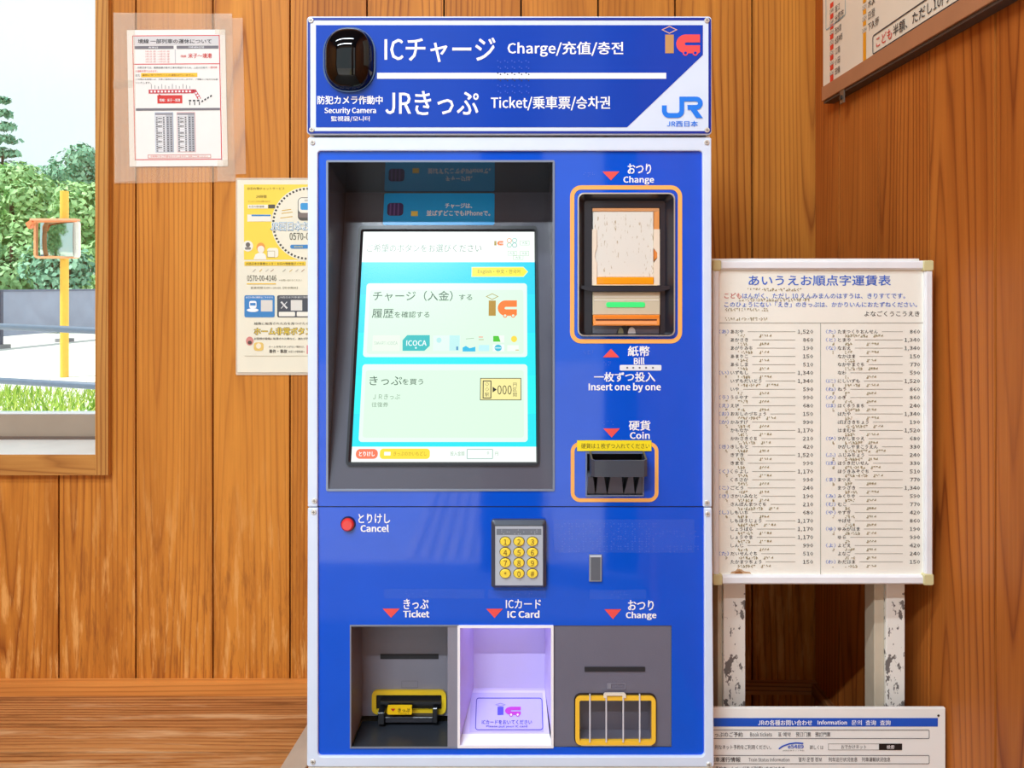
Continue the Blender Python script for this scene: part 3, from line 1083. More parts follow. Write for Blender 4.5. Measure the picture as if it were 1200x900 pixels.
# sample cards
d.rect(437.3, 393.2, 468.6, 411.8, E('ECFBE8'), r=1)
d.text('SMART ICOCA', 438.8, 400.6, 466, 404.4, E('8FB8A8', 0.9))
d.poly([(477.5, 393), (503.8, 393), (503.8, 405.5), (497.5, 411.4), (471.9, 411.4), (471.9, 399)], E('14BEBE', 1.0))
d.text('ICOCA', 476.5, 399.2, 500, 405.6, E('F2FFFF', 1.0), 0.02, n=0.0017)
d.disc(487.6, 408, 1.2, 1.2, E('D8F8F8'), 0.0017, 8)
d.rect(508, 393.4, 539.4, 411.8, E('E4FAF0'), r=1)
d.disc(514.6, 399, 3, 3.2, E('B8ECEC'), 0.0017, 14)
d.rect(527, 393.4, 538.6, 411.2, E('C0F2F0'), 0.0017)
d.rect(534.8, 406.4, 537, 410.6, E('4890C0'), 0.0018)
d.poly([(542.2, 407.6), (546, 405.6), (550.5, 408.4), (557.2, 406.6), (557.2, 412.2), (542.2, 412.2)], E('10BCE8'))
d.stroke([(546, 397.5), (555.5, 396.6)], 0.7, E('A8C8A8'))
d.rect(561, 394.5, 566, 396, E('F0B8A0'))
d.rect(561, 397.5, 567, 399, E('C8D8B0'))
d.rect(561, 404.6, 573.4, 411.8, E('C0F4F8'))
d.rect(577.6, 393.4, 591, 401.8, E('F2FFF2'))
d.poly([(578, 394), (584.4, 394), (585.8, 398.6), (586.6, 400.8), (578, 400.8)], E('46C810'), n=0.0017)
d.rect(577.6, 404, 591, 412, E('F2FFFA'))
d.disc(583.8, 408, 4.2, 3.9, E('30BCD8'), 0.0017, 18)
d.rect(580.2, 407.3, 587.4, 408.7, E('BDEFF4'), 0.0018)
d.disc(602.4, 397.6, 3.6, 3.8, E('FFE040'), 0.0017, 16)
d.rect(594.5, 404.8, 608, 411.8, E('F4FFF4'))
d.rect(604, 410, 608, 411.2, E('D8C890'), 0.0017)
# lower button
d.text('きっぷ', 433.6, 441, 471, 451.6, INK, 0.002)
d.text('を買う', 472, 444.2, 496, 451.2, INK, 0.004)
d.text('ＪＲきっぷ', 437.6, 462, 469, 468.2, INK2)
d.text('往復券', 436, 471.4, 455, 477.2, INK2)
d.rect(562.8, 443.2, 610.9, 469.2, E('30301C', 0.8))
d.rect(563.6, 444, 610.1, 468.4, E('FFF2A0', 1.0), 0.0016)
d.rect(565.8, 446.2, 575.8, 467.2, E('28281C', 0.6), 0.0017)
d.rect(566.9, 447.3, 574.7, 466.1, E('FFF2A0', 1.0), 0.0018)
KB = E('181810', 0.5)
for i, ch in enumerate('〇〇駅'):
    d.line(ch, 570.8, 450.6 + i * 6.0, 5.2, KB, 'c', n=0.0019)
d.poly([(577.4, 453.4), (582.2, 456.8), (577.4, 460.2)], KB, n=0.0019)
d.text('000', 583, 451.8, 599.6, 462.6, KB, 0.0, n=0.0019)
for i, ch in enumerate('円区間'):
    d.line(ch, 603.4, 451.0 + i * 5.8, 5.4, E('606048', 0.7), 'c', n=0.0019)
# bottom bar
d.rect(417.6, 526.2, 442.8, 537.8, E('FF7850', 1.0), r=5)
d.text('とりけし', 421.2, 529.2, 439.4, 534.8, WS, 0.03, n=0.0017)
d.rect(445.6, 525.8, 503.8, 538, E('FFE428', 1.0), r=4)
d.rect(450.6, 529.6, 457.8, 533.8, WS, 0.0017)
d.text('きっぷのかいもどし', 461.6, 529.2, 500, 534.2, E('D0A018', 0.9), n=0.0017)
d.text('投入金額', 528, 529, 544.4, 534.2, E('A8C8A8', 0.9))
d.ring(547.2, 526.2, 577.6, 538, 0.7, E('90C0B0', 0.9), r=1)
d.line('0', 572, 530.8, 5.5, E('90B8A0', 0.9), 'c')
d.line('円', 582, 531.6, 4.6, E('A8C8A8', 0.9), 'c')
b.build('touch_screen', bez)
# advert sticker on the sloping panel
b = MB()
d = D(SF, b, 0.0004)
d.rect(450.4, 226.6, 579.4, 263.8, C('22AEFF', 0.3, coat=0.1), r=2.2)
d.rect(454.2, 238, 472.4, 253, C('43275E', 0.4), 0.0006, r=4)
for i in range(3):
    d.rect(457 + i * 4.6, 238.4, 458.3 + i * 4.6, 252.6, C('6E4A8C', 0.4), 0.0007)
d.rect(482, 247.6, 489.6, 253.4, C('F4D860', 0.4), 0.0006)
d.n = 0.0006
d.text('チャージは、', 521.7, 238.4, 553.3, 244.4, TXTW, 0.025)
d.text('並ばずどこでもiPhoneで。', 500, 246.6, 574.5, 253.2, TXTW, 0.02)
b.build('advert_sticker', bez)['label'] = 'bright blue advert sticker with white lettering'

# lettering on the blue panels
b = MB()
d = D(FR, b, 0.0004)
def tri_dn(x0, y0, x1, y1):
    d.poly([(x0, y0), (x1, y0), ((x0 + x1) / 2, y1)], RED)
tri_dn(705.9, 201, 725.8, 211.4)
d.text('おつり', 735.4, 191.8, 763, 204.0, TXTW, 0.02)
d.text('Change', 730.4, 206.4, 766.4, 216.4, TXTW, 0.025)
d.poly([(706.5, 418.7), (725.6, 418.7), (716, 408.7)], RED)
d.text('紙幣', 735.7, 405.4, 761.4, 417.4, TXTW, 0.02)
d.text('Bill', 742.7, 418.8, 755.2, 427, TXTW, 0.03)
d.rect(726.2, 427.6, 775, 434.2, C('EEF0F6', 0.4), r=1.5)
for x_ in (735, 742, 749.5, 757, 765):
    d.disc(x_, 430.9, 1.3, 1.2, C('5A6478', 0.4), 0.0006, 6)
d.text('一枚ずつ投入', 696, 436, 767.9, 447.4, TXTW, 0.02)
d.text('Insert one by one', 689.7, 448.6, 774.4, 459.8, TXTW, 0.03)
d.text('硬貨', 736.8, 492.6, 762.2, 504.4, TXTW, 0.02)
d.text('Coin', 738, 506.0, 761.4, 514.2, TXTW, 0.03)
tri_dn(707, 502, 726.3, 512.6)
d.ring(668, 217.2, 799.3, 402.4, 5.0, ORG, r=13)
d.ring(668.8, 517.8, 771.6, 588.2, 4.4, ORG, r=11)
b.build('lettering', upper)
b = MB()
d = D(FR, b, 0.0004)
d.text('とりけし', 420, 601.8, 457.3, 613.2, TXTW, 0.02)
d.text('Cancel', 422.5, 614.6, 455.8, 623.2, TXTW, 0.035)
b.build('lettering', lower)
b = MB()
d = D(FR, b, 0.0004)
d.text('きっぷ', 472.9, 701.6, 502.3, 713.8, TXTW, 0.02)
d.text('Ticket', 472.5, 715, 503.3, 723.4, TXTW, 0.035)
tri_dn(448.5, 713, 468.3, 723.8)
b.build('lettering', lower)
b = MB()
d = D(FR, b, 0.0004)
tri_dn(569.8, 713.2, 589.2, 724)
d.text('ICカード', 592.8, 702.2, 634, 713.0, TXTW, 0.015)
d.text('IC Card', 594.6, 715.2, 632.2, 723.9, TXTW, 0.035)
b.build('lettering', lower)
b = MB()
d = D(FR, b, 0.0004)
d.text('おつり', 735.8, 703.2, 766, 715.2, TXTW, 0.02)
d.text('Change', 733.3, 716.6, 769.2, 726.4, TXTW, 0.035)
tri_dn(708.3, 713.8, 728, 725.4)
b.build('lettering', lower)
# clear braille labels
film = milky('clear_label_film', (0.35, 0.5, 0.9, 1), 0.05)
dotm = C('5A7CE0', 0.25, coat=0.5)
for (x0, y0, x1, y1, rows) in ((649, 608.6, 813.4, 647.4, ['おつりきりかえ', 'じどうけんばいき', 'こうかとしへい', 'いちまいずついれる']),):
    b = MB()
    d = D(FR, b, 0.0005)
    d.rect(x0, y0, x1, y1, film, r=2)
    for i, t_ in enumerate(rows):
        braille(d, t_ + t_, x0 + 10, y0 + 5 + i * 8.8, 8.2, dotm, 0.6, 0.0008)
    b.build('braille_label', lower)
for (x0, y0, x1, y1, t_) in ((450, 690, 568, 701, 'きっぷ'), (572, 690, 640, 701, 'かーど'), (691, 691, 757, 702, 'おつり')):
    b = MB()
    d = D(FR, b, 0.0005)
    d.rect(x0, y0, x1, y1, film, r=1)
    braille(d, t_, x0 + 26, y0 + 2.6, 7.4, dotm, 0.55, 0.0008)
    b.build('braille_label', lower)
for (x0, y0, t_) in ((684, 202.6, 'おつり'), (684, 411, 'しへい'), (708, 424, 'さつ'), (706, 493.5, 'こうか')):
    b = MB()
    braille(D(FR, b), t_, x0, y0, 5.2, dotm, 0.45, 0.0006)
    b.build('braille_dots', upper)

# bill unit
BK = C('24252E', 0.3, coat=0.2)
b = MB()
d = D(FR, b)
def loft(dr, o1, n1, o2, n2, mat):
    N = len(o1)
    dr.mb.shared([dr.fc.p3(u, w, n1) for u, w in o1] + [dr.fc.p3(u, w, n2) for u, w in o2], [(i, (i + 1) % N, N + (i + 1) % N, N + i) for i in range(N)], mat)
def rpx(x0, y0, x1, y1, r, seg=5):
    u0, w1 = FR.uv(x0, y0)
    u1, w0 = FR.uv(x1, y1)
    return rr_uv(u0, w0, u1, w1, r * kF, seg)
o0, o1, o2, o3 = rpx(676.6, 226.2, 790.4, 393.8, 7), rpx(678.2, 227.8, 788.8, 392.4, 6), rpx(685.5, 234.5, 781.2, 391.6, 3), rpx(694.6, 242.4, 775.2, 391.2, 0.01)
loft(d, o0, 0.0004, o0, 0.0032, C('D8CFC0', 0.35))
loft(d, o0, 0.0032, o1, 0.0036, C('B8B0A4', 0.35))
loft(d, o1, 0.0036, o2, -0.008, BK)
loft(d, o2, -0.008, o3, -0.008, BK)
loft(d, o3, -0.008, o3, -0.03, BLACK)
d.rect(690, 238, 780, 392, C('0C0C10', 0.6), -0.028)
d.ppoly([(678.6, 334.4), (695, 335.4), (775, 335.4), (788.4, 334.4), (788.4, 337.8), (775, 341.6), (695, 341.6), (678.6, 337.8)], -0.012, -0.0015, BK)
bill = b.build('bill_unit', mach)
ORA = C('FFA000', 0.25, coat=0.5)
ORL = C('F2B27A', 0.3, coat=0.4)
CLR = C('F4E2CC', 0.2, coat=0.5)
# worn metal flap
wm = bpy.data.materials.new('worn_white_metal')
wm.use_nodes = True
nt = wm.node_tree
pp = nt.nodes['Principled BSDF']
tc = nt.nodes.new('ShaderNodeTexCoord')
mp = nt.nodes.new('ShaderNodeMapping')
mp.inputs['Scale'].default_value = (620, 620, 150)
nz = nt.nodes.new('ShaderNodeTexNoise')
nz.inputs['Scale'].default_value = 1.0
nz.inputs['Detail'].default_value = 4
cr = nt.nodes.new('ShaderNodeValToRGB')
e = cr.color_ramp.elements
e[0].position, e[0].color = 0.24, (0.36, 0.25, 0.12, 1)
e[1].position, e[1].color = 0.38, (0.82, 0.79, 0.72, 1)
x_ = e.new(0.32)
x_.color = (0.58, 0.49, 0.36, 1)
nt.links.new(tc.outputs['Object'], mp.inputs[0])
nt.links.new(mp.outputs[0], nz.inputs['Vector'])
nt.links.new(nz.outputs['Fac'], cr.inputs['Fac'])
nt.links.new(cr.outputs['Color'], pp.inputs['Base Color'])
pp.inputs['Roughness'].default_value = 0.4
pp.inputs['Metallic'].default_value = 0.15
b = MB()
d = D(FR, b)
d.block(695.8, 246.8, 767.8, 325, -0.02, -0.009, wm, ch=0.0006)
b.build('bill_flap', bill)['label'] = 'worn white metal flap'
b = MB()
d = D(FR, b)
d.block(695.4, 243, 774.4, 246.6, -0.02, -0.0085, ORL)
d.block(768.2, 246.8, 774.4, 268, -0.02, -0.0085, C('E89A58', 0.3, coat=0.4))
d.ppoly([(694.8, 268), (700.2, 268), (700.2, 290), (698, 296), (698, 302), (700.2, 308), (700.2, 334.4), (694.8, 334.4)], -0.02, -0.0075, CLR)
d.ppoly([(774.8, 268), (768, 268), (767.2, 290), (771.8, 296), (771.8, 302), (767.6, 308), (767.6, 334.4), (774.8, 334.4)], -0.02, -0.0075, CLR)
d.ppoly([(771.8, 294), (774, 298.6), (768.2, 305.2), (768.2, 292)], -0.02, -0.0080, C('E88A3C', 0.3))
d.block(700.4, 325, 767.6, 333.4, -0.02, -0.006, ORA, ch=0.0008)
d.block(697.0, 333.4, 771.6, 334.6, -0.02, -0.006, C('FFE0B0', 0.3))
b.build('change_slot', bill)['label'] = 'orange and clear plastic note outlet'
b = MB()
d = D(FR, b)
SL = C('D2C6AC', 0.2, coat=0.6)
d.block(695.2, 342, 775, 369.2, -0.02, -0.006, SL, ch=0.0006)
for y_ in (347.6, 351.4):  # pale highlight lines painted across the clear plate
    d.rect(697, y_, 773, y_ + 1.0, C('F6F0E2', 0.2), -0.0056)
d.block(695.5, 369.4, 774.2, 382, -0.02, -0.0045, C('FF9C48', 0.25, coat=0.4), ch=0.0006)
d.rect(697, 369.9, 772.6, 373.0, C('F88820', 0.3), -0.0041)
d.rect(698.6, 374.2, 770.6, 375.8, C('5A2C14', 0.5), -0.0041)
d.rect(698.6, 376.6, 770.6, 380.2, C('FFA868', 0.3), -0.0041)
d.block(695.4, 382, 774.6, 391.4, -0.02, -0.010, C('5C5C68', 0.15, coat=0.6))
d.disc(735.5, 391.2, 11.5, 9.2, C('2A2A30', 0.15), -0.0096, 20, 0, 180)  # reflection in the half-round gap, painted as dark and pale pieces
d.disc(742, 391.2, 4.6, 7.4, C('DADDE2', 0.15, metal=0.5), -0.0094, 14, 0, 180)
d.disc(729, 391.2, 3.2, 7.0, C('8E8C70', 0.15, metal=0.5), -0.0094, 14, 0, 180)
d.rect(735.0, 382.4, 736.2, 391.2, C('18181C', 0.4), -0.0092)
b.build('bill_slot', bill)['label'] = 'clear and orange banknote slot'
b = MB()
D(FR, b).rect(711, 354.2, 757, 360.2, E('38E878', 1.1), -0.0052, r=2.5)
b.build('green_lamp', bill)

# coin unit
b = MB()
d = D(FR, b)
d.ring(686, 529.6, 754.4, 581.4, 1.8, C('7E8AA8', 0.3, metal=0.4), 0.0, r=1, h=0.0015)
d.rect(686.5, 530, 754, 581, C('121319', 0.4), -0.012)
for a, c, e_, g_ in ((687.5, 531, 687.5, 580), (753, 531, 753, 580)):
    b.face([FR.p3(*FR.uv(a, c), 0), FR.p3(*FR.uv(e_, g_), 0), FR.p3(*FR.uv(e_, g_), -0.012), FR.p3(*FR.uv(a, c), -0.012)], BLACK)
coin = b.build('coin_unit', mach)
HN = 0.022
HF = front(FD - HN)
def hp(x, y, n):           # a point seen at pixel (x, y), n metres in front of the panel
    t = FD - n
    return Vector(((x - 600) * t / F, t, H + (HY - y) * t / F))
b = MB()
HOP = C('3E4450', 0.3, coat=0.25)
fl, fr, ft, fb_ = 697.0, 755.0, 540.0, 559.0
back_z = zf(533.5)
P0 = hp(fl, ft, HN); P1 = hp(fr, ft, HN); P2 = hp(fr, fb_, HN); P3 = hp(fl, fb_, HN)
chx = 0.0035
# front wall with chamfered vertical edges, side walls, inner walls
xL, xR_, zT, zB_ = P0.x - chx, P1.x + chx, P0.z, P2.z
yF = FD - HN
outer = [(xL, FD, 0), (xL, yF + chx, 0), (xL + chx, yF, 0), (xR_ - chx, yF, 0), (xR_, yF + chx, 0), (xR_, FD, 0)]
tw = 0.0018
inner = [(xL + tw, FD, 0), (xL + tw, yF + chx + 0.0005, 0), (xL + chx + 0.0005, yF + tw, 0), (xR_ - chx - 0.0005, yF + tw, 0), (xR_ - tw, yF + chx + 0.0005, 0), (xR_ - tw, FD, 0)]
n6 = 6
pts = [(p[0], p[1], zB_) for p in outer] + [(p[0], p[1], zT + (p[1] - yF) * 0.25) for p in outer] + [(p[0], p[1], zT + (p[1] - yF) * 0.25) for p in inner] + [(p[0], p[1], zB_ + 0.002) for p in inner]
fs = []
for i in range(n6 - 1):
    fs += [(i, i + 1, n6 + i + 1, n6 + i), (n6 + i, n6 + i + 1, 2 * n6 + i + 1, 2 * n6 + i), (2 * n6 + i, 2 * n6 + i + 1, 3 * n6 + i + 1, 3 * n6 + i)]
fs += [tuple(range(3 * n6, 4 * n6)), tuple(range(n6))]
b.shared(pts, fs, HOP)
b.build('coin_hopper', coin)
FIN = C('64666F', 0.35, coat=0.2)
for quad in (((689, 559), (695, 559), (697.5, 578.5), (688.6, 578.5)), ((700.5, 559), (708, 559), (711.2, 578.5), (698.4, 578.5)),
             ((715.5, 559), (728.6, 559), (730.4, 578.5), (712.2, 578.5)), ((736.6, 559), (742, 559), (743.8, 578.5), (731.4, 578.5)), ((749.6, 559), (752.4, 559), (752.6, 578.5), (744.8, 578.5))):
    b = MB()
    ft_ = [hp(quad[0][0], quad[0][1], HN * 0.75), hp(quad[1][0], quad[1][1], HN * 0.75), hp(quad[2][0], quad[2][1], 0.0015), hp(quad[3][0], quad[3][1], 0.0015)]
    bk_ = [Vector((p.x, FD + 0.011, p.z)) for p in ft_]
    b.shared(ft_ + bk_, [(0, 1, 2, 3), (4, 7, 6, 5), (0, 4, 5, 1), (1, 5, 6, 2), (2, 6, 7, 3), (3, 7, 4, 0)], FIN)
    b.build('guide_fin', coin)
b = MB()
d = D(FR, b, 0.0012)
d.block(676.2, 515.9, 763.2, 528.3, 0.0003, 0.0010, C('FFE61E', 0.35))
d.text('硬貨は１枚ずつ入れてください', 681, 519.2, 761, 525.4, C('6A5C14', 0.5), 0.0)
b.build('notice_sticker', coin)['label'] = 'yellow sticker with small dark lettering'

# cancel button
b = MB()
d = D(FR, b)
d.rod(408, 613.8, 8.8, 8.8, 0.0001, 0.0016, C('141C48', 0.3), ch=0.0004, seg=28)
d.rod(408, 613.8, 7.4, 7.4, 0.001, 0.0055, C('E8302E', 0.22, coat=0.5), ch=0.0016, seg=28)
b.build('cancel_button', mach, smooth=False)
# keypad
b = MB()
d = D(FR, b)
d.block(575.8, 607.6, 639.8, 686.2, 0.0, 0.009, C('5E646E', 0.28, metal=0.55), r=3, ch=0.0040)
d.rect(580.6, 613.4, 635.8, 682.0, C('BCC4D2', 0.3, metal=0.2), 0.0092)
d.rect(582, 616.4, 634, 623.4, C('7C8492', 0.3, metal=0.3), 0.0094)
braille(d, 'きーぱっど', 588, 617.6, 6.4, C('C8D0DC', 0.3), 0.5, 0.0097)
pad = b.build('keypad', mach)
for r_ in range(4):
    for c_ in range(3):
        ch = '123456789*0#'[r_ * 3 + c_]
        kx, ky = (592.2, 608.0, 623.6)[c_], (630.8, 643.1, 655.3, 667.8)[r_]
        b = MB()
        d = D(FR, b)
        d.rod(kx, ky, 6.7, 5.7, 0.0090, 0.0096, C('3A2C14', 0.5), seg=22)
        d.rod(kx, ky, 6.1, 5.1, 0.0094, 0.0114, C('FFE044', 0.3, coat=0.3), ch=0.0006, seg=22)
        d.line(ch, kx, ky + (1.2 if ch == '*' else 0), 8.4, C('7A5010', 0.5), 'c', n=0.0117, res=2)
        b.build('key', pad)
# small metal slot cover
b = MB()
d = D(FR, b)
d.block(690.2, 649.4, 705.0, 680.8, 0.0, 0.0022, C('A8B0BC', 0.3, metal=0.5), ch=0.0004)
d.rect(692.2, 652.4, 703.2, 679.2, C('6E7480', 0.35, metal=0.4), 0.0024)
d.rect(691, 650, 704.4, 651.6, C('E4EAF4', 0.25), 0.0026)
b.build('slot_cover', mach)

# lower trays
zt_, zb_ = zf(733), zf(875.4)
DT = 0.858
b = MB()
d = D(FR, b)
x0, x1 = xf(411.6), xf(524.6)
b.face([(x0, DT, zt_), (x1, DT, zt_), (x1, DT, zb_), (x0, DT, zb_)], GREY)
b.face([(x0, FD, zt_), (x0, DT, zt_), (x0, DT, zb_), (x0, FD, zb_)], GREY)
b.face([(x1, FD, zt_), (x1, DT, zt_), (x1, DT, zb_), (x1, FD, zb_)], GREY)
b.face([(x0, FD, zt_), (x0, DT, zt_), (x1, DT, zt_), (x1, FD, zt_)], GREY)
b.face([(x0, FD, zb_ - 0.001), (x0, DT, zb_ - 0.006), (x1, DT, zb_ - 0.006), (x1, FD, zb_ - 0.001)], C('30343C', 0.35))
d.block(524.6, 733, 537, 875.4, -0.058, 0.0004, GREY)
tt = b.build('ticket_tray', mach)
b = MB()
D(FR, b).ring(410.2, 732, 538, 876.4, 1.6, C('8A90A0', 0.3, metal=0.3), 0.0, h=0.0012)
b.build('tray_rim', tt)
TB = front(DT)
b = MB()
d = D(TB, b, 0.0004)
d.rect(445.7, 766.2, 514, 772.2, C('26262C', 0.6))
d.ring(470.5, 797.6, 490, 806, 0.6, C('757282', 0.4), r=0.5)
b.build('slot_line', tt)
b = MB()
d = D(TB, b)
d.rect(440, 811, 519, 835, C('0C0C0F', 0.5), 0.0005)
d.ring(436.2, 807.6, 523, 835.4, 5.2, C('FFD52A', 0.3), 0.0003, r=6.5, h=0.0030)
b.build('outlet_surround', tt)['label'] = 'yellow ring around the ticket outlet'
b = MB()
d = D(TB, b)
MO = C('1C1C21', 0.3, coat=0.3)
d.block(447.5, 816.5, 517.4, 819.6, 0.001, 0.010, MO)
d.block(445.6, 826.0, 453.0, 839.8, 0.001, 0.016, MO, ch=0.0006)
d.block(508.4, 822.0, 513.8, 839.2, 0.001, 0.014, MO, ch=0.0006)
d.block(453.0, 833.5, 508.4, 840.0, 0.001, 0.012, C('2C2C33', 0.3), ch=0.0006)
d.block(452, 821, 512, 824, 0.0008, 0.005, C('2A2A30', 0.4))
b.build('outlet_flap', tt)
b = MB()
TL = front(DT - 0.016)
d = D(TL, b, 0.0004)
d.block(454, 828.2, 482.6, 837.2, -0.004, 0.0003, C('F8C80A', 0.35), r=1)
d.poly([(457.6, 830.2), (463.6, 830.2), (460.6, 833.4)], C('C02010', 0.4), 0.0005)
d.text('きっぷ', 466.2, 829.8, 480.6, 834.0, C('2A2408', 0.5), 0.02, n=0.0006)
d.text('TICKET', 466.6, 835.0, 479.6, 836.4, C('6A5A10', 0.5), n=0.0006)
b.build('outlet_label', tt)['label'] = 'yellow label on the ticket outlet'

# card tray: white plastic, its lamp's violet glow also mixed into the colour
ICW = C('D2C6F9', 0.35, vary=0.03)
DI = 0.85
b = MB()
fx0, fx1 = xf(537), xf(648)
bx0, bx1 = xf(555, DI), xf(638.4, DI)
zsh, zfr = H + (HY - 806) * DI / F, H + (HY - 860) * 0.812 / F
b.face([(bx0, DI, zt_), (bx1, DI, zt_), (bx1, DI, zsh), (bx0, DI, zsh)], ICW)
b.face([(fx0, FD, zt_), (bx0, DI, zt_), (bx0, DI, zsh), (fx0, FD, zb_)], ICW)
b.face([(fx1, FD, zt_), (bx1, DI, zt_), (bx1, DI, zsh), (fx1, FD, zb_)], ICW)
b.face([(fx0, FD, zt_), (fx1, FD, zt_), (bx1, DI, zt_), (bx0, DI, zt_)], ICW)
b.face([(fx0 + 0.003, 0.812, zfr), (fx1 - 0.003, 0.812, zfr), (bx1, DI, zsh), (bx0, DI, zsh)], ICW)
b.face([(fx0, FD, zb_), (fx1, FD, zb_), (fx1 - 0.003, 0.812, zfr), (fx0 + 0.003, 0.812, zfr)], C('FAFAFF', 0.3))
ict = b.build('card_tray', mach)
b = MB()
D(FR, b).ring(536.2, 732.4, 648.6, 876, 3.0, C('FBF8FF', 0.3), 0.0, r=1, h=0.0014)
b.build('tray_rim', ict)
ang = math.atan2(zsh - zfr, DI - 0.812)
IF = Face((0, 0.812, zfr), (1, 0, 0), (0, math.cos(ang), math.sin(ang)), (0, -math.sin(ang), math.cos(ang)))
b = MB()
d = D(IF, b, 0.0008)
VIO = C('3A2CC0', 0.4)
uA, wA = IF.uv(555.6, 856)
uB, wB = IF.uv(633.8, 818)
uA2 = uA + 0.001
def ring_uv(u0, w0, u1, w1, r, q, mat):
    a, c = rr_uv(u0, w0, u1, w1, r), rr_uv(u0 + q, w0 + q, u1 - q, w1 - q, r - q)
    N = len(a)
    b.shared([IF.p3(*p, 0.0008) for p in a] + [IF.p3(*p, 0.0008) for p in c], [(i, (i + 1) % N, N + (i + 1) % N, N + i) for i in range(N)], mat)
d.rect(552, 812, 637, 858, C('BEB2F6', 0.35), 0.0005)  # reader plate, the violet glow put into its colour
ring_uv(uA2, wA, uB + 0.0015, wB, 0.003, 0.0008, VIO)
ic_logo(d, 580.6, 824.4, 610.4, 839.4, C('4A3CE0', 0.4), C('C020C8', 0.4), C('8A7CE0', 0.4), C('F0E8FF', 0.4), 0.0010)
d.text('ICカードをおいてください', 564.8, 844.2, 623.4, 849.2, VIO, 0.012, n=0.0010)
d.text('Please put your IC card', 569.8, 850.4, 617.8, 853.4, VIO, 0.015, n=0.0010)
b.build('card_reader_label', ict)['label'] = 'violet printed label on the card reader'
ld = bpy.data.lights.new('card_tray_light', 'AREA')
ld.shape = 'RECTANGLE'
ld.size, ld.size_y = 0.075, 0.03
ld.energy = 0.014
ld.color = (0.62, 0.56, 1.0)
lo = bpy.data.objects.new('card_tray_light', ld)
COL.objects.link(lo)
lo.parent = mach
lo.location = Vector(((fx0 + fx1) / 2, 0.822, zt_ - 0.003)) - WLOC[mach.name]

# change tray
b = MB()
d = D(FR, b)
CH = C('6E6C7C', 0.45, bump=0.15, bscale=900.0)
plate_with_holes(d, 648.6, 733, 787, 875.4, [(678, 818, 764, 868)], CH, -0.001)
d.rect(676, 816, 766, 870, C('6E6A7A', 0.25), -0.02)
for (xx0, yy0, xx1, yy1) in ((678, 818, 764, 818), (678, 868, 764, 868), (678, 818, 678, 868), (764, 818, 764, 868)):
    b.face([FR.p3(*FR.uv(xx0, yy0), -0.001), FR.p3(*FR.uv(xx1, yy1), -0.001), FR.p3(*FR.uv(xx1, yy1), -0.02), FR.p3(*FR.uv(xx0, yy0), -0.02)], CH)
ct = b.build('change_tray', mach)
b = MB()
d = D(FR, b, 0.0)
d.rect(685, 781.4, 756, 787, C('24242A', 0.6))
d.ring(711.5, 800.4, 733, 807.6, 0.7, C('8A8898', 0.35), r=0.5)
d.rect(712.4, 801.2, 716, 806.6, C('8A8A96', 0.3), 0.0001)
b.build('slot_line', ct)
b = MB()
d = D(FR, b)
d.ring(672.8, 812.4, 769.0, 872.6, 2.4, C('2A1C12', 0.4), -0.0008, r=8, h=0.0018)
d.ring(674, 814.2, 767.8, 871.0, 4.8, C('FFC83A', 0.3), -0.0006, r=6.5, h=0.0040)
b.build('outlet_surround', ct)['label'] = 'yellow ring around the change outlet'
b = MB()
d = D(FR, b)
CLP = glassy('clear_change_cover', (0.93, 0.93, 0.96, 1), 0.08, 0.12)
d.rect(678.4, 818.6, 763.4, 867, CLP, 0.0006)
RIB = C('D8D6DE', 0.2, coat=0.6)
for x_ in (690.8, 709.8, 729.6, 748.8):
    d.block(x_ - 0.8, 811, x_ + 0.8, 867, 0.0030, 0.0046, RIB)
d.ppoly([(706.8, 811), (708.6, 809.6), (731, 809.6), (732.8, 811), (732.8, 815), (728.6, 815), (728.6, 812.4), (710.6, 812.4), (710.6, 815), (706.8, 815)], 0.0030, 0.0050, C('F0E4D0', 0.25))
d.block(681, 870.8, 763, 872.2, 0.0005, 0.003, C('E6C8A0', 0.3))
b.build('clear_cover', ct)['label'] = 'clear ribbed plastic cover'

# flat steel bar that ties the machine to the bench
b = MB()
zbar = H - 0.5965
def on(x, y, z):
    t = (H - z) * F / (y - HY)
    return (x - 600) * t / F, t
pA, pB = on(364, 842, zbar), on(322.5, 909, zbar)
pC, pD = on(351.5, 909, zbar), on(394, 842, zbar)
q = [Vector((p[0], p[1], zbar)) for p in (pA, pB, pC, pD)]
lowq = [Vector((p.x, p.y, ZB + 0.0006)) for p in q]
q2 = [Vector((p.x, p.y, zbar - 0.004)) for p in q]
b.shared(q + q2, [(0, 1, 2, 3), (7, 6, 5, 4), (0, 4, 5, 1), (1, 5, 6, 2), (2, 6, 7, 3), (3, 7, 4, 0)], C('C4BCB0', 0.4, metal=0.3, vary=0.12))
bar = tag(b.build('steel_stay', None, bevel=0.0008), 'flat grey steel bar lying slantwise over the bench beside the ticket machine', 'steel bar')
b = MB()
b.cyl((q[0].x + 0.02, q[0].y - 0.02, ZB + 0.001), (q[0].x + 0.02, q[0].y - 0.02, zbar - 0.004), 0.006, C('9C968C', 0.4, metal=0.5))
b.build('stay_foot', bar)

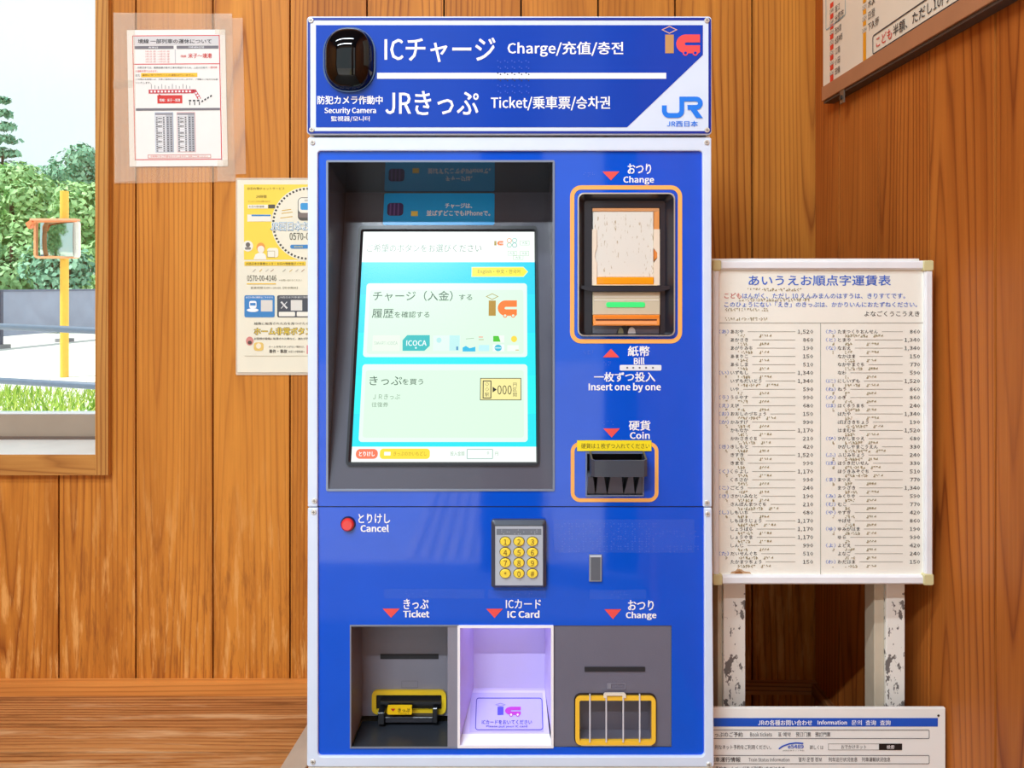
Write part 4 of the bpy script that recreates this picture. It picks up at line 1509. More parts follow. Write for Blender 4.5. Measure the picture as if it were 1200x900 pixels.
# ------------------------------------------------------------------ braille fare board on two posts
BD = 0.842
BF = front(BD)
brd = empty('braille_fare_board', (xf(963, BD), BD + 0.02, 0), 'cream fare board of kana names and braille in a silver frame on two flaking posts', 'fare board')
b = MB()
d = D(BF, b)
PANEL = C('F9F6EA', 0.5, vary=0.03)
d.block(838.5, 309, 1085, 679, -0.006, 0.001, PANEL)
pnl = b.build('panel', brd)
SILV = C('F3F4F8', 0.3)
for nm, (x0, y0, x1, y1) in (('top', (843, 305.6, 1082, 316.0)), ('bottom', (843, 672.6, 1083, 683.0)), ('l', (834.6, 316, 842.0, 673)), ('r', (1081.2, 316, 1090.8, 673))):
    b = MB()
    D(BF, b).block(x0, y0, x1, y1, -0.012, 0.0055, SILV, ch=0.0018)
    b.build('frame_rail', brd)
CAP = C('D8CF9C', 0.4)
for (x0, y0, x1, y1) in ((834, 305, 843.6, 317.6), (1078.5, 305.2, 1091, 317.8), (834, 670.6, 845.2, 683.6), (1078.5, 670.4, 1091.2, 683.8)):
    b = MB()
    D(BF, b).block(x0, y0, x1, y1, -0.0125, 0.0065, CAP, r=2.5, ch=0.001)
    b.build('corner_cap', brd)
b = MB()
d = D(BF, b)
d.block(836, 302.6, 1084, 308, -0.016, -0.0122, C('F6F4EE', 0.4))
b.build('backing_strip', brd)
b = MB()
d = D(BF, b)
d.block(836, 679, 1085.6, 685.6, -0.016, -0.0122, C('F6F4EE', 0.4))
b.build('backing_strip', brd)
KB1, BL1, RD1 = C('2E2A2C', 0.6, vary=0), C('3C6CD0', 0.6, vary=0), C('C84838', 0.6, vary=0)
LN = C('8C887C', 0.6, vary=0)
b = MB()
d = D(BF, b, 0.0013)
d.text('あいうえお順点字運賃表', 876.7, 322.4, 1043.2, 334.8, BL1, 0.012)
d.text('こども', 848.6, 343.4, 868.4, 349.6, RD1, 0.012)
d.text('はんがく、ただし 10 えんみまんのはすうは、きりすてです。', 869.4, 343.4, 1060, 349.8, BL1, 0.006)
d.text('このひょうにない「えき」のきっぷは、かかりいんにおたずねください。', 848.6, 353.6, 1074, 360, BL1, 0.006)
d.text('よなごくうこうえき', 1012.4, 364.4, 1076.8, 370.6, KB1, 0.006)
d.rect(842.2, 378.2, 1081, 378.8, LN)
d.rect(960.8, 378.8, 961.4, 672.4, LN)
left_rows = [('あ', 'あおや', '1,520'), ('', 'あかさき', '860'), ('', 'あがりみち', '190'), ('', 'あまりこ', '150'), ('', 'あらしま', '510'), ('い', 'いずもし', '1,340'),
             ('', 'いずもだいとう', '1,340'), ('', 'いや', '590'), ('う', 'うらやす', '990'), ('え', 'えび', '680'), ('お', 'おおしのづちょう', '150'), ('か', 'かみすげ', '990'),
             ('', 'かもなか', '1,170'), ('', 'かわさきぐち', '210'), ('き', 'きしもと', '420'), ('', 'きすき', '1,520'), ('', 'きまち', '990'), ('く', 'くらよし', '1,170'),
             ('', 'くろさか', '990'), ('こ', 'ごとう', '240'), ('さ', 'さかいみなと', '190'), ('', 'さんぼんまつぐち', '210'), ('し', 'しもいち', '680'), ('', 'しもほうじょう', '1,170'),
             ('', 'しょうばら', '1,170'), ('', 'しょうやま', '1,170'), ('', 'しんじ', '990'), ('た', 'だいせんぐち', '510'), ('', 'たかまつちょう', '150')]
right_rows = [('た', 'たまつくりおんせん', '860'), ('と', 'とまり', '1,340'), ('な', 'なおえ', '1,340'), ('', 'なかはま', '150'), ('', 'なかやまぐち', '770'), ('', 'なわ', '590'),
              ('に', 'にしいずも', '1,520'), ('ね', 'ねう', '860'), ('の', 'のぎ', '860'), ('は', 'はくろうまち', '240'), ('', 'はたや', '1,340'), ('', 'ばばさきちょう', '190'),
              ('', 'はまむら', '1,520'), ('ひ', 'ひがしまつえ', '680'), ('', 'ひがしやまこうえん', '330'), ('ふ', 'ふじみちょう', '240'), ('ほ', 'ほうきだいせん', '330'),
              ('', 'ほうきみぞぐち', '510'), ('ま', 'まつえ', '770'), ('', 'まつざき', '1,340'), ('み', 'みくりや', '590'), ('む', 'むこ', '770'), ('や', 'やすぎ', '420'),
              ('', 'やばせ', '860'), ('ゆ', 'ゆみがはま', '190'), ('', 'ゆら', '990'), ('よ', 'よどえ', '420'), ('', 'よなご', '240'), ('わ', 'わだはま', '150')]
bb = MB()
db = D(BF, bb, 0.0016)
TAN = C('A3946F', 0.5, vary=0)
for rows, xlab, xname, xline, xp in ((left_rows, 843.4, 855.8, 931.6, 952.4), (right_rows, 968.4, 981.2, 1057.2, 1077.4)):
    for i, (lab, nm, pr) in enumerate(rows):
        y = 388.6 + i * 9.62
        if lab:
            d.line('（' + lab + '）', xlab - 1.2, y, 5.4, BL1, 'l', width=11.6)
            braille(db, lab, xlab + 7, y + 3.8, 3.0, TAN, 0.72)
        d.line(nm, xname, y, 5.4, KB1, 'l', width=5.3 * len(nm) - 0.8, bold=0.004)
        xs_ = xname + 5.3 * len(nm) + 4
        d.rect(xs_, y - 0.25, xline, y + 0.25, LN)
        d.line(pr, xp, y, 6.0, KB1, 'r', width=18.2 if len(pr) > 3 else 12.0, bold=0.004)
        w_ = braille(db, nm, xname + 9, y + 3.8, 3.0, TAN, 0.72)
        braille(db, pr.replace(',', ''), max(xname + 9 + w_ + 6, xname + 34), y + 3.8, 3.0, TAN, 0.72, num=True)
for yb_, xb_, t_ in ((338.2, 876, 'あいうえおじゅんてんじうんちんひょう'), (350.2, 866, 'はんがくただしえんみまんのはすうはきりすてです'), (361.6, 850, 'このひょうにないえきのきっぷは'), (372.6, 850, 'かかりいんにおたずねください')):
    braille(db, t_, xb_, yb_, 3.2, TAN, 0.68)
b.build('lettering', pnl)
bb.build('braille_dots', pnl)
b = MB()
d = D(BF, b, 0.0014)
RST = milky('rust_stain', (0.55, 0.25, 0.05, 1), 0.55)
RST2 = milky('rust_stain_core', (0.35, 0.12, 0.02, 1), 0.8)
d.poly([(855, 671.8), (857, 669.4), (861, 668.6), (864, 665.8), (868, 666.6), (871.5, 668.8), (878, 669.6), (880, 671.8)], RST)
d.poly([(860, 671.6), (862, 669.6), (866, 668.8), (870, 670.4), (869, 671.6)], RST2, 0.0016)
b.build('rust_stain', pnl)
# flaking posts
pm = bpy.data.materials.new('flaking_white_paint')
pm.use_nodes = True
nt = pm.node_tree
pp = nt.nodes['Principled BSDF']
tc = nt.nodes.new('ShaderNodeTexCoord')
mp = nt.nodes.new('ShaderNodeMapping')
mp.inputs['Scale'].default_value = (1.5, 1.5, 0.85)
nz = nt.nodes.new('ShaderNodeTexNoise')
nz.inputs['Scale'].default_value = 110
nz.inputs['Detail'].default_value = 3
nz.inputs['Roughness'].default_value = 0.6
nz2 = nt.nodes.new('ShaderNodeTexNoise')
nz2.inputs['Scale'].default_value = 30
cr = nt.nodes.new('ShaderNodeValToRGB')
e = cr.color_ramp.elements
e[0].position, e[0].color = 0.435, (0.17, 0.15, 0.14, 1)
e[1].position, e[1].color = 0.455, (0.88, 0.84, 0.77, 1)
add = nt.nodes.new('ShaderNodeMath')
add.operation = 'MULTIPLY_ADD'
add.inputs[1].default_value = 0.45
nt.links.new(tc.outputs['Object'], mp.inputs[0])
nt.links.new(mp.outputs[0], nz.inputs['Vector'])
nt.links.new(mp.outputs[0], nz2.inputs['Vector'])
half = nt.nodes.new('ShaderNodeMath')
half.operation = 'MULTIPLY'
half.inputs[1].default_value = 0.55
nt.links.new(nz.outputs['Fac'], half.inputs[0])
nt.links.new(nz2.outputs['Fac'], add.inputs[0])
nt.links.new(half.outputs[0], add.inputs[2])
nt.links.new(add.outputs[0], cr.inputs['Fac'])
nt.links.new(cr.outputs['Color'], pp.inputs['Base Color'])
pp.inputs['Roughness'].default_value = 0.6
PD = 0.866
PF = front(PD)
for (x0, x1, r0) in ((848, 873.6, 0), (1038.5, 1060.6, 0)):
    b = MB()
    d = D(PF, b)
    u0, u1 = PF.uv(x0, 700)[0], PF.uv(x1, 700)[0]
    ztop = H + (HY - 320) * PD / F
    b.box(u0, u1, PD, PD + 0.028, 0.0, ztop, pm)
    b.box(u0 - 0.0055 - (0.006 if x0 > 1000 else 0), u0 - 0.0002, PD + 0.004, PD + 0.028, 0.0, ztop, C('CDBFA8', 0.6, vary=0.12))
    b.build('post', brd, bevel=0.001)
b = MB()
b.box(xf(846, PD), xf(1060, PD), PD - 0.0075, PD, H + (HY - 470) * PD / F, H + (HY - 440) * PD / F, C('8A8078', 0.5))
b.build('cross_rail', brd)

# ------------------------------------------------------------------ contact notice leaning on the posts
ND = 0.832
NF = front(ND)
b = MB()
d = D(NF, b)
u0, w1 = NF.uv(822, 829.6)
u1, _ = NF.uv(1108.2, 829.6)
b.box(u0, u1, ND, ND + 0.004, 0.13, H + w1, C('F5F3EE', 0.45, vary=0.03))
note = b.build('contact_notice', None, bevel=0.0008)
tag(note, 'white contact notice board with blue title bar, fixed low across the two flaking posts', 'notice board')
b = MB()
d = D(NF, b, 0.0004)
NB = C('1456C8', 0.45, vary=0.02)
NK = C('34343A', 0.6, vary=0)
NT = C('8A8680', 0.6, vary=0)
d.rect(824, 841.2, 1098.8, 851.2, NB)
d.n = 0.0007
d.text('JRの各種お問い合わせ', 888, 843.2, 951.5, 849.8, TXTW, 0.02)
d.text('Information', 957.8, 843.4, 992.2, 848.8, TXTW, 0.025)
d.text('문의', 997.5, 843.4, 1009.5, 849.4, TXTW, 0.012)
d.text('查询', 1014, 843.4, 1026.2, 849.6, TXTW, 0.012)
d.text('査詢', 1030.8, 843.4, 1043.2, 849.6, TXTW, 0.012)
for y0, y1 in ((854.8, 865.4), (884.6, 894.9)):
    d.ring(824, y0, 1088.8, y1, 0.6, NK, r=1.5)
d.text('っぷのご予約', 837.6, 857.4, 870.0, 863.2, NK, 0.004)
d.text('Book tickets', 878.8, 857.6, 904.4, 862.6, NK)
d.text('표 예약', 911.4, 857.6, 926.4, 863.0, NK)
d.text('预订门票', 932.4, 857.6, 950, 863.0, NK)
d.text('預訂門票', 955, 857.6, 972.8, 863.0, NK)
d.text('利なネット予約をご利用ください。', 837.6, 872.4, 903.5, 877.8, NK)
d.stroke([(912.4, 877.2), (917, 874), (924, 871.4), (932, 870.2), (941, 870.8)], 1.6, NB)
d.text('e5489', 923, 872.2, 941.4, 876.8, NB, 0.02)
d.text('JR西日本ネット予約', 916.5, 878.2, 942, 880, NT)
d.text('詳しくは', 948.6, 872.8, 964.6, 877.8, NK)
d.ring(970.2, 871.0, 1030, 878.6, 0.5, NT)
d.text('おでかけネット', 985.4, 872.6, 1014.8, 877.2, NK)
d.rect(1029.8, 871.0, 1056.8, 878.6, C('141416', 0.5))
d.text('検索', 1038.6, 872.6, 1047.6, 877.2, TXTW, n=0.0009)
d.text('列車運行情報', 832, 886.8, 867.5, 892.6, NK, 0.004)
d.text('Train Status Information', 877, 887.4, 925, 892, NK)
d.text('열차 운행 정보', 935.4, 887.0, 963, 892.2, NK)
d.text('列车运行状况信息', 970.6, 887.0, 1004.4, 892.2, NK)
d.text('列車運輸狀況信息', 1009.6, 887.0, 1043, 892.2, NK)
d.text('予約ホームページをご利用いただけます', 838, 897.6, 919.6, 902.4, NK)
d.disc(1099.4, 838.2, 1.4, 1.4, C('241A14', 0.5))
b.build('lettering', note)

# ------------------------------------------------------------------ fare table on the side wall
GX = XR - 0.0175
GF = Face((GX, 0, H), (0, -1, 0), (0, 0, 1), (-1, 0, 0))
gy1 = GX * F / (963.0 - 600)
gz0 = H + (HY - 119.0) * gy1 / F
gy0 = 0.42
ftab = empty('fare_map_board', (XR, (gy0 + gy1) / 2, gz0), 'large beige railway fare map in a brown frame, hung high on the side wall', 'fare map')
b = MB()
b.box(GX + 0.002, XR - 0.0005, gy0, gy1, gz0 + 0.004, gz0 + 0.62, C('F6ECD8', 0.5, vary=0.03))
fp = b.build('board', ftab)
BRW = C('B8805C', 0.45)
b = MB()
b.box(GX, XR - 0.0004, gy0 - 0.004, gy1 + 0.0005, gz0, gz0 + 0.021, BRW)
b.build('frame_rail', ftab, bevel=0.0008)
b = MB()
b.box(GX, XR - 0.0004, gy0 - 0.004, gy1 + 0.0005, gz0 + 0.605, gz0 + 0.626, BRW)
b.build('frame_rail', ftab, bevel=0.0008)
b = MB()
b.box(GX + 0.0025, XR - 0.0004, gy0 - 0.002, gy1 - 0.001, gz0 - 0.0035, gz0 - 0.0002, C('54463E', 0.6))
b.build('lower_ledge', ftab)
b = MB()
d = D(GF, b, -0.0014)
def gx(x): return GF.uv(x, 100)[0]
def grect(xa, za, xb, zb2, mat, n=-0.0014, r=0.0):
    d.flat(rr_uv(xa, za, xb, zb2, r), mat, n)
def gz(y, x): return GF.uv(x, y)[1]
RLINE, OLINE = C('E84430', 0.5, vary=0), C('F6A81C', 0.5, vary=0)
zr0 = 0.268 + 0.024
ua, ub = gx(971.6), gx(975.4)
grect(ua, gz(103, 973), ub, gz(88, 973), RLINE)
names = [('田儀', '1690', 81), ('小田', '1690', 69.5), ('江南', '1520', 57.5), ('出雲神西', '1520', 45), ('西出雲', '1520', 33.5), ('出雲市', '1340', 21), ('直江', '1340', 8)]
kG = GF.k(973, 60)
for nm, pr, y in names:
    zc = gz(y + 4, 973)
    grect(ua, zc + 0.0035, ub, zc + 0.0105, RLINE)
    vs, fs_ = text_geo(pr, 0.0, 1)
    uc = (ua + ub) / 2
    w_ = max(p[0] for p in vs)
    b.shared([GF.p3(uc + (p[0] / w_ - 0.5) * 0.0140, zc - 0.004 + p[1] * 0.0075, -0.0012) for p in vs], fs_, KB1)
    vs, fs_ = text_geo(nm, 0.0, 1)
    w_ = max(p[0] for p in vs)
    big = 1.35 if nm == '出雲市' else 1.0
    b.shared([GF.p3(gx(977.2) + p[0] / w_ * 0.0075 * len(nm) ** 0.55 * 1.55 * big, gz(y + 2.4, 978) - 0.0045 + p[1] * 0.0105 * big, -0.0012) for p in vs], fs_, KB1)
uc0, uc1 = gx(1010), gx(1013.6)
grect(uc0, gz(78, 1011.8), uc1, gz(38, 1011.8), OLINE)
for nm, pr, y in (('下久野', '1690', 32), ('日登', '1520', 18.5), ('木次', '1520', 5)):
    zc = gz(y + 2, 1011.8)
    grect(uc0, zc + 0.0045, uc1, zc + 0.0105, OLINE)
    vs, fs_ = text_geo(pr, 0.0, 1)
    w_ = max(p[0] for p in vs)
    b.shared([GF.p3((uc0 + uc1) / 2 + (p[0] / w_ - 0.5) * 0.0125, zc - 0.004 + p[1] * 0.0075, -0.0012) for p in vs], fs_, KB1)
    vs, fs_ = text_geo(nm, 0.0, 1)
    w_ = max(p[0] for p in vs)
    b.shared([GF.p3(gx(1015.6) + p[0] / w_ * 0.0100 * len(nm), gz(y - 1, 1016) - 0.006 + p[1] * 0.0115, -0.0012) for p in vs], fs_, KB1)
# pale blue box round the big station, rounded notice box
def gring(xa, za, xb, zb2, q, r, mat):
    a, c = rr_uv(xa, za, xb, zb2, r), rr_uv(xa + q, za + q, xb - q, zb2 - q, max(r - q, 1e-5))
    N = len(a)
    b.shared([GF.p3(*p, -0.0013) for p in a] + [GF.p3(*p, -0.0013) for p in c], [(i, (i + 1) % N, N + (i + 1) % N, N + i) for i in range(N)], mat)
gring(gx(966.6), gz(36, 967), gx(989.6), gz(36, 967) + 0.16, 0.0014, 0.004, C('8FB4C0', 0.5))
bz0, bz1 = gz(64.5, 1021.6), gz(41.5, 1021.6)
gring(gx(1021.2), bz0, 0.0 - 0.50, bz1, 0.0016, 0.004, NK)
def gtext(t, ux, size, mat, zc, bold=0.006):
    vs, fs_ = heavy(*text_geo(t, 0.0, 2), bold)
    w_ = max(p[0] for p in vs)
    b.shared([GF.p3(ux + p[0] * size, zc - 0.36 * size + p[1] * size, -0.0012 + (p[2] if len(p) > 2 else 0)) for p in vs], fs_, mat)
    return w_ * size
zc = (bz0 + bz1) / 2
sz = (bz1 - bz0) * 0.64
x_ = gx(1024.5)
x_ += gtext('こども', x_, sz * 0.94, C('DC3028', 0.5, vary=0), zc) + 0.002
gtext('半額、ただし10円未満の端数は切り捨て', x_, sz * 0.94, NK, zc)
b.build('lettering', fp)
b = MB()
hy = GX * F / (985.5 - 600)
b.box(GX + 0.001, GX + 0.003, hy - 0.006, hy + 0.006, gz0 - 0.018, gz0 + 0.001, C('8A7868', 0.35, metal=0.5))
b.cyl((GX + 0.0012, hy, gz0 - 0.010), (GX - 0.0012, hy, gz0 - 0.010), 0.003, C('3A3432', 0.4), 12)
b.build('hook_bracket', ftab)

# ------------------------------------------------------------------ taped notice on the wall
WD = 1.1975
WF = front(WD)
nt1 = empty('suspension_notice', (xf(208, WD), YB, zf(115, WD)), 'white timetable notice with red border, taped under clear film beside the window', 'notice')
filmm = milky('clear_tape_film', (0.95, 0.78, 0.58, 1), 0.16)
b = MB()
d = D(WF, b)
d.ppoly([(133, 14.5), (272, 16), (275, 213), (133.5, 215)], -0.0009, -0.0005, filmm)
b.build('film_sheet', nt1)
tapem = milky('clear_tape', (0.95, 0.82, 0.66, 1), 0.16)
for q_ in (((257, 22), (284.5, 21), (288.5, 204), (262, 205)), ((133, 15), (158, 16), (160, 212), (135, 214)), ((255, 188), (276, 187), (277, 212), (255, 212)), ((133, 94), (156, 94), (156, 103), (133, 104)), ((252, 16), (272, 16), (272, 42), (252, 40))):
    b = MB()
    D(WF, b).ppoly(list(q_), 0.0006, 0.0009, tapem)
    b.build('tape_strip', nt1)
class Skew:
    """paper that hangs slightly askew: maps upright paper pixels onto the face"""
    pass
def skew(x, y):
    t = (y - 35) / 160.0
    return (x + (t - 0.5) * 3.2 - 0.6, y - (x - 208) * 0.006)
class DS(D):
    def _box(s, x0, y0, x1, y1):
        a = s.fc.uv(*skew(x0, y0))
        c = s.fc.uv(*skew(x1, y1))
        return a[0], c[1], c[0], a[1], s.fc.k(x0, y0)
    def poly(s, pts, mat, n=None):
        s.flat([s.fc.uv(*skew(*p)) for p in pts], mat, n)
    def rect(s, x0, y0, x1, y1, mat, n=None, r=0, seg=5):
        s.poly([(x0, y0), (x1, y0), (x1, y1), (x0, y1)], mat, n)
    def ring(s, x0, y0, x1, y1, w, mat, n=None, r=0, seg=6, h=0.0):
        s.rect(x0, y0, x1, y0 + w, mat, n)
        s.rect(x0, y1 - w, x1, y1, mat, n)
        s.rect(x0, y0, x0 + w, y1, mat, n)
        s.rect(x1 - w, y0, x1, y1, mat, n)
b = MB()
d = DS(WF, b)
d.ppoly([skew(151, 35), skew(266, 35), skew(266, 195), skew(151, 195)], -0.0003, 0.0003, C('F4F2EE', 0.5, vary=0.02))
pap = b.build('paper', nt1)
b = MB()
d = DS(WF, b, 0.0005)
RB, GB, LG, NK2, RT = C('D8363A', 0.5, vary=0), C('77737A', 0.5, vary=0), C('C8C6CA', 0.5, vary=0), C('2A282C', 0.5, vary=0), C('D83028', 0.5, vary=0)
d.ring(157.2, 41.4, 259.6, 187.4, 1.0, RB)
d.rect(158.2, 42.4, 258.6, 53, C('DCD9DA', 0.5))
d.rect(157.2, 74.6, 259.6, 75.6, RB)
d.n = 0.0007
d.text('境線 一部列車の運休について', 163.8, 45.6, 250, 51.4, NK2, 0.014)
d.rect(159.6, 53.8, 205.4, 57.4, GB)
d.rect(209, 53.8, 258, 57.4, GB)
d.rect(206.8, 58, 207.6, 74.4, LG)
d.text('実施日', 176, 54.5, 187, 56.8, TXTW, n=0.0009)
d.text('列車運休区間', 223, 54.5, 241, 56.8, TXTW, n=0.0009)
for i in range(5):
    d.text('９月１日（月）〜９月５日（金）', 172.4, 59.2 + i * 3.0, 200.6, 61.4 + i * 3.0, C('D85850', 0.5, vary=0))
d.text('境線', 213.4, 64.6, 220, 67.6, RT)
d.text('米子〜境港', 222.4, 62.6, 250, 68.6, RT, 0.014)
d.text('JR西日本では、線路設備の集中工事を実施するため、上記の日程で', 162, 78, 244.6, 80.8, NK2)
d.text('一部列車', 245.4, 78, 256, 80.8, RT)
d.text('の運転を取り止めます。', 160.4, 82, 186, 84.6, RT)
d.rect(166.6, 85.6, 232.6, 90.4, C('F8C828', 0.5, vary=0))
d.text('また', 160.4, 86.8, 165.4, 89.6, NK2)
d.text('運休に伴う代行バスの運転は行いません。', 168, 86.6, 230, 89.6, C('8A4A10', 0.5, vary=0), n=0.0009)
d.text('ご利用のお客様には、大変ご迷惑をおかけいたしますが、ご理解とご協力をお願', 160.4, 91.8, 256.4, 94.4, NK2)
d.text('いいたします。', 160.4, 95.6, 178, 98.2, NK2)
# route diagram
d.rect(175.2, 105.0, 228, 109.6, C('C83440', 0.5, vary=0))
for i in range(12):
    d.rect(177.4 + i * 4.1, 106.2, 179.6 + i * 4.1, 108.4, TXTW, n=0.0009)
    d.rect(178.2 + i * 4.1, 98.6 + (i % 3) * 1.2, 178.8 + i * 4.1, 104, C('8A868C', 0.5, vary=0))
d.poly([(226.5, 105), (230.5, 105), (236.4, 115.6), (232.4, 116.6)], C('C83440', 0.5, vary=0))
for t_ in (0.25, 0.55, 0.85):
    d.rect(228.4 + t_ * 5.6, 106 + t_ * 9.4, 230.4 + t_ * 5.6, 108 + t_ * 9.4, TXTW, n=0.0009)
for i in range(3):
    d.rect(222 + i * 4.8, 117.2, 224.8 + i * 4.8, 119, NK2)
    d.rect(222.6 + i * 5.6, 119.6, 223.6 + i * 5.6, 123.4, NK2)
for i in range(4):
    d.poly([(236.6 + i * 3.4, 118.6 - i * 2.0), (238.6 + i * 3.4, 117.4 - i * 2.0), (239 + i * 3.4, 119.2 - i * 2.0), (237 + i * 3.4, 120.4 - i * 2.0)], NK2)
d.rect(185.2, 111.6, 214.4, 121.2, RT)
d.poly([(186.4, 110), (189.6, 111.6), (187.6, 113)], RT)
d.text('境線：米子〜境港', 187.6, 115.6, 212, 119.4, TXTW, 0.01, n=0.0009)
d.rect(159.8, 126.8, 258.4, 129.6, GB)
for x0, hh in ((182.4, 'B8C4D8'), (208, 'E8B8B8')):
    d.rect(x0 - 0.6, 131.6, x0 + 21, 178.4, C(hh, 0.5, vary=0))
    d.rect(x0, 132.4, x0 + 20.4, 177.8, C('F2F2F4', 0.5, vary=0), n=0.0009)
    d.rect(x0 + 12.4, 132.4, x0 + 20.4, 177.8, C('C4C6CC', 0.5, vary=0), n=0.0010)
    d.rect(x0, 132.4, x0 + 20.4, 135, C('9A989E', 0.5, vary=0), n=0.0011)
    for i in range(16):
        d.rect(x0, 136.4 + i * 2.6, x0 + 20.4, 136.7 + i * 2.6, C('A8A8AE', 0.5, vary=0), n=0.0012)
        for xx in (0.8, 9.0, 13.6, 17.4):
            d.rect(x0 + xx, 137.3 + i * 2.6, x0 + xx + 2.0, 138.5 + i * 2.6, C('55545C', 0.5, vary=0), n=0.0013)
    for yy in (139, 143, 148, 156, 160, 166, 173):
        d.line('運休', x0 + 5.6, yy, 2.6, NK2, 'c', n=0.0014)
d.ring(172.8, 181.2, 246.6, 185.4, 0.5, C('D86860', 0.5, vary=0))
d.text('お客様にはご不便をおかけしますが、何卒ご了承ください', 176, 182.2, 243, 184.6, C('D86860', 0.5, vary=0))
b.build('print', pap)

# ------------------------------------------------------------------ yellow poster, half hidden by the machine
pst = empty('service_poster', (xf(330, WD), YB, zf(325, WD)), 'yellow and white laminated poster with a train drawing, partly hidden by the ticket machine', 'poster')
b = MB()
d = D(WF, b)
d.block(276.2, 208.4, 428, 439.6, -0.0009, -0.0004, milky('laminate_edge', (0.93, 0.86, 0.72, 1), 0.45), r=1.5)
b.build('laminate', pst)
b = MB()
d = D(WF, b)
d.block(278.2, 211.0, 424, 436.4, -0.0003, 0.0002, C('F2ECD8', 0.5, vary=0.03))
pap = b.build('paper', pst)
b = MB()
d = D(WF, b, 0.0004)
YEL, BR_ = C('FADB4E', 0.5, vary=0.02), C('7A6430', 0.5, vary=0)
PB = C('3D86C8', 0.5, vary=0)
d.rect(286, 216.2, 424, 304.4, YEL)
d.n = 0.0006
d.disc(361.5, 262.2, 43.4, 43.4, C('F2ECD8', 0.5, vary=0.03), seg=48)
for i in range(60):
    a0 = i * 6
    pts_ = [(361.5 + r_ * math.cos(math.radians(t)), 262.2 - r_ * math.sin(math.radians(t))) for r_, t in ((42.2, a0), (42.2, a0 + 3), (39.8, a0 + 3), (39.8, a0))]
    d.poly(pts_, C('3A3630', 0.5, vary=0), 0.0008)
d.n = 0.0008
d.text('お忘れ物チャットサービス', 290, 219.4, 333.6, 222.6, BR_)
d.text('24時間', 300.4, 228.6, 312.4, 232.2, BR_)
d.text('ホームページからお問い合わせ', 291, 235, 316.6, 237.2, C('B88A20', 0.5, vary=0))
d.rect(290.6, 240.0, 314, 244.4, C('F4F0E4', 0.5, vary=0))
d.text('お忘れ物 検索', 292, 240.8, 310, 243.4, BR_, n=0.0010)
d.rect(314.6, 239.8, 322.4, 244.2, C('54504C', 0.5, vary=0))
d.rect(290, 251.4, 318, 259.6, C('F4EFE2', 0.5, vary=0))
d.rect(295, 251.6, 317.4, 253.4, PB, n=0.0010)
# train front drawing
d.rect(349.2, 231.4, 385, 258.6, C('54504C', 0.5, vary=0), 0.0010, r=5)
d.rect(350.0, 232.2, 384.4, 249.5, C('F2EEE2', 0.5, vary=0), 0.0012, r=4)
d.rect(350.0, 249.5, 384.4, 255, C('7E706C', 0.5, vary=0), 0.0012, r=1)
d.rect(352.4, 238, 382, 246, C('3C9CDC', 0.5, vary=0), 0.0014, r=2)
d.rect(357, 234, 378, 236, C('C8C4BC', 0.5, vary=0), 0.0014)
for (xa_, ya_, xb2, yb2) in ((330.5, 246.8, 341.4, 245.4), (330.2, 250.2, 343, 248.6), (328.6, 255.6, 343, 253.8)):
    d.stroke([(xa_, ya_), (xb2, yb2)], 0.9, C('D8B03C', 0.5, vary=0))
d.text('JR西日本お', 317.2, 259.8, 362.6, 270.6, C('3C9CD8', 0.5, vary=0), 0.04, n=0.0016)
d.text('JR西日本お', 318, 260.4, 362, 270.0, C('F6F4EC', 0.5, vary=0), 0.012, n=0.0018)
d.text('0570-0', 339.6, 272.8, 362.4, 281.2, C('54503F', 0.5, vary=0), 0.006, n=0.0012)
d.rect(340.4, 286.8, 385, 291.4, PB, 0.0012, r=2)
d.text('受付時間', 345, 288, 355, 290.4, C('F0E078', 0.5, vary=0), n=0.0014)
# small drawing of a telephone operator
d.disc(290.6, 288.4, 6.2, 6.4, C('F6F0E2', 0.5, vary=0), n=0.0008)
d.disc(290.8, 286.8, 2.6, 2.8, C('6E6660', 0.5, vary=0), n=0.0010)
d.rect(287.2, 289.6, 294.2, 292.6, C('8E867E', 0.5, vary=0), n=0.0010, r=1.2)
d.disc(305.8, 290.0, 5.0, 5.6, C('EFA04A', 0.5, vary=0), n=0.0010)
d.disc(306, 292.2, 4.0, 4.2, C('F8EBDC', 0.5, vary=0), n=0.0012)
d.poly([(297.4, 304.0), (299.4, 298.4), (303, 296.4), (309, 296.4), (311.6, 299), (312.4, 304.0)], C('F8F4EA', 0.5, vary=0), 0.0011)
d.rect(313.4, 290.6, 326.4, 301.6, C('F6F0E0', 0.5, vary=0), n=0.0010, r=3)
d.ring(313.4, 294, 322.4, 301.6, 0.5, C('B8A878', 0.5, vary=0), n=0.0012)
# second strip
d.rect(286.6, 306.4, 358.4, 311.4, C('F6D23C', 0.5, vary=0), r=0.5)
d.text('JR西日本お客様センター お忘れ物専用ダイヤル', 288, 307.4, 357, 310.6, C('7A5C20', 0.5, vary=0), 0.008, n=0.0010)
for x_, hh in ((298, 'B0A898'), (305.5, 'E0C060'), (313, 'C8BEB0'), (319, 'B89880'), (333, 'B0A898'), (341, 'E0C060'), (348, 'C8BEB0'), (355, 'B89880')):
    d.stroke([(x_ - 1.6, 318.4), (x_ + 1.8, 315.6)], 0.8, C(hh, 0.5, vary=0))
d.text('0570-00-4146', 289.8, 322.6, 324.0, 329.4, C('55503E', 0.5, vary=0), 0.004)
d.rect(289.4, 332, 323.6, 333.2, C('F0C838', 0.5, vary=0))
d.text('※お問い合わせください', 327, 327.2, 354, 329.6, C('908868', 0.5, vary=0))
d.text('営業時間 9:00〜20:00【年中無休】', 294, 336, 349, 338.6, C('80785C', 0.5, vary=0))
d.rect(286.6, 346, 322, 371.8, PB, r=2)
d.text('お忘れ物の検索はこちらから', 288.4, 347.2, 320, 349.6, TXTW, n=0.0010)
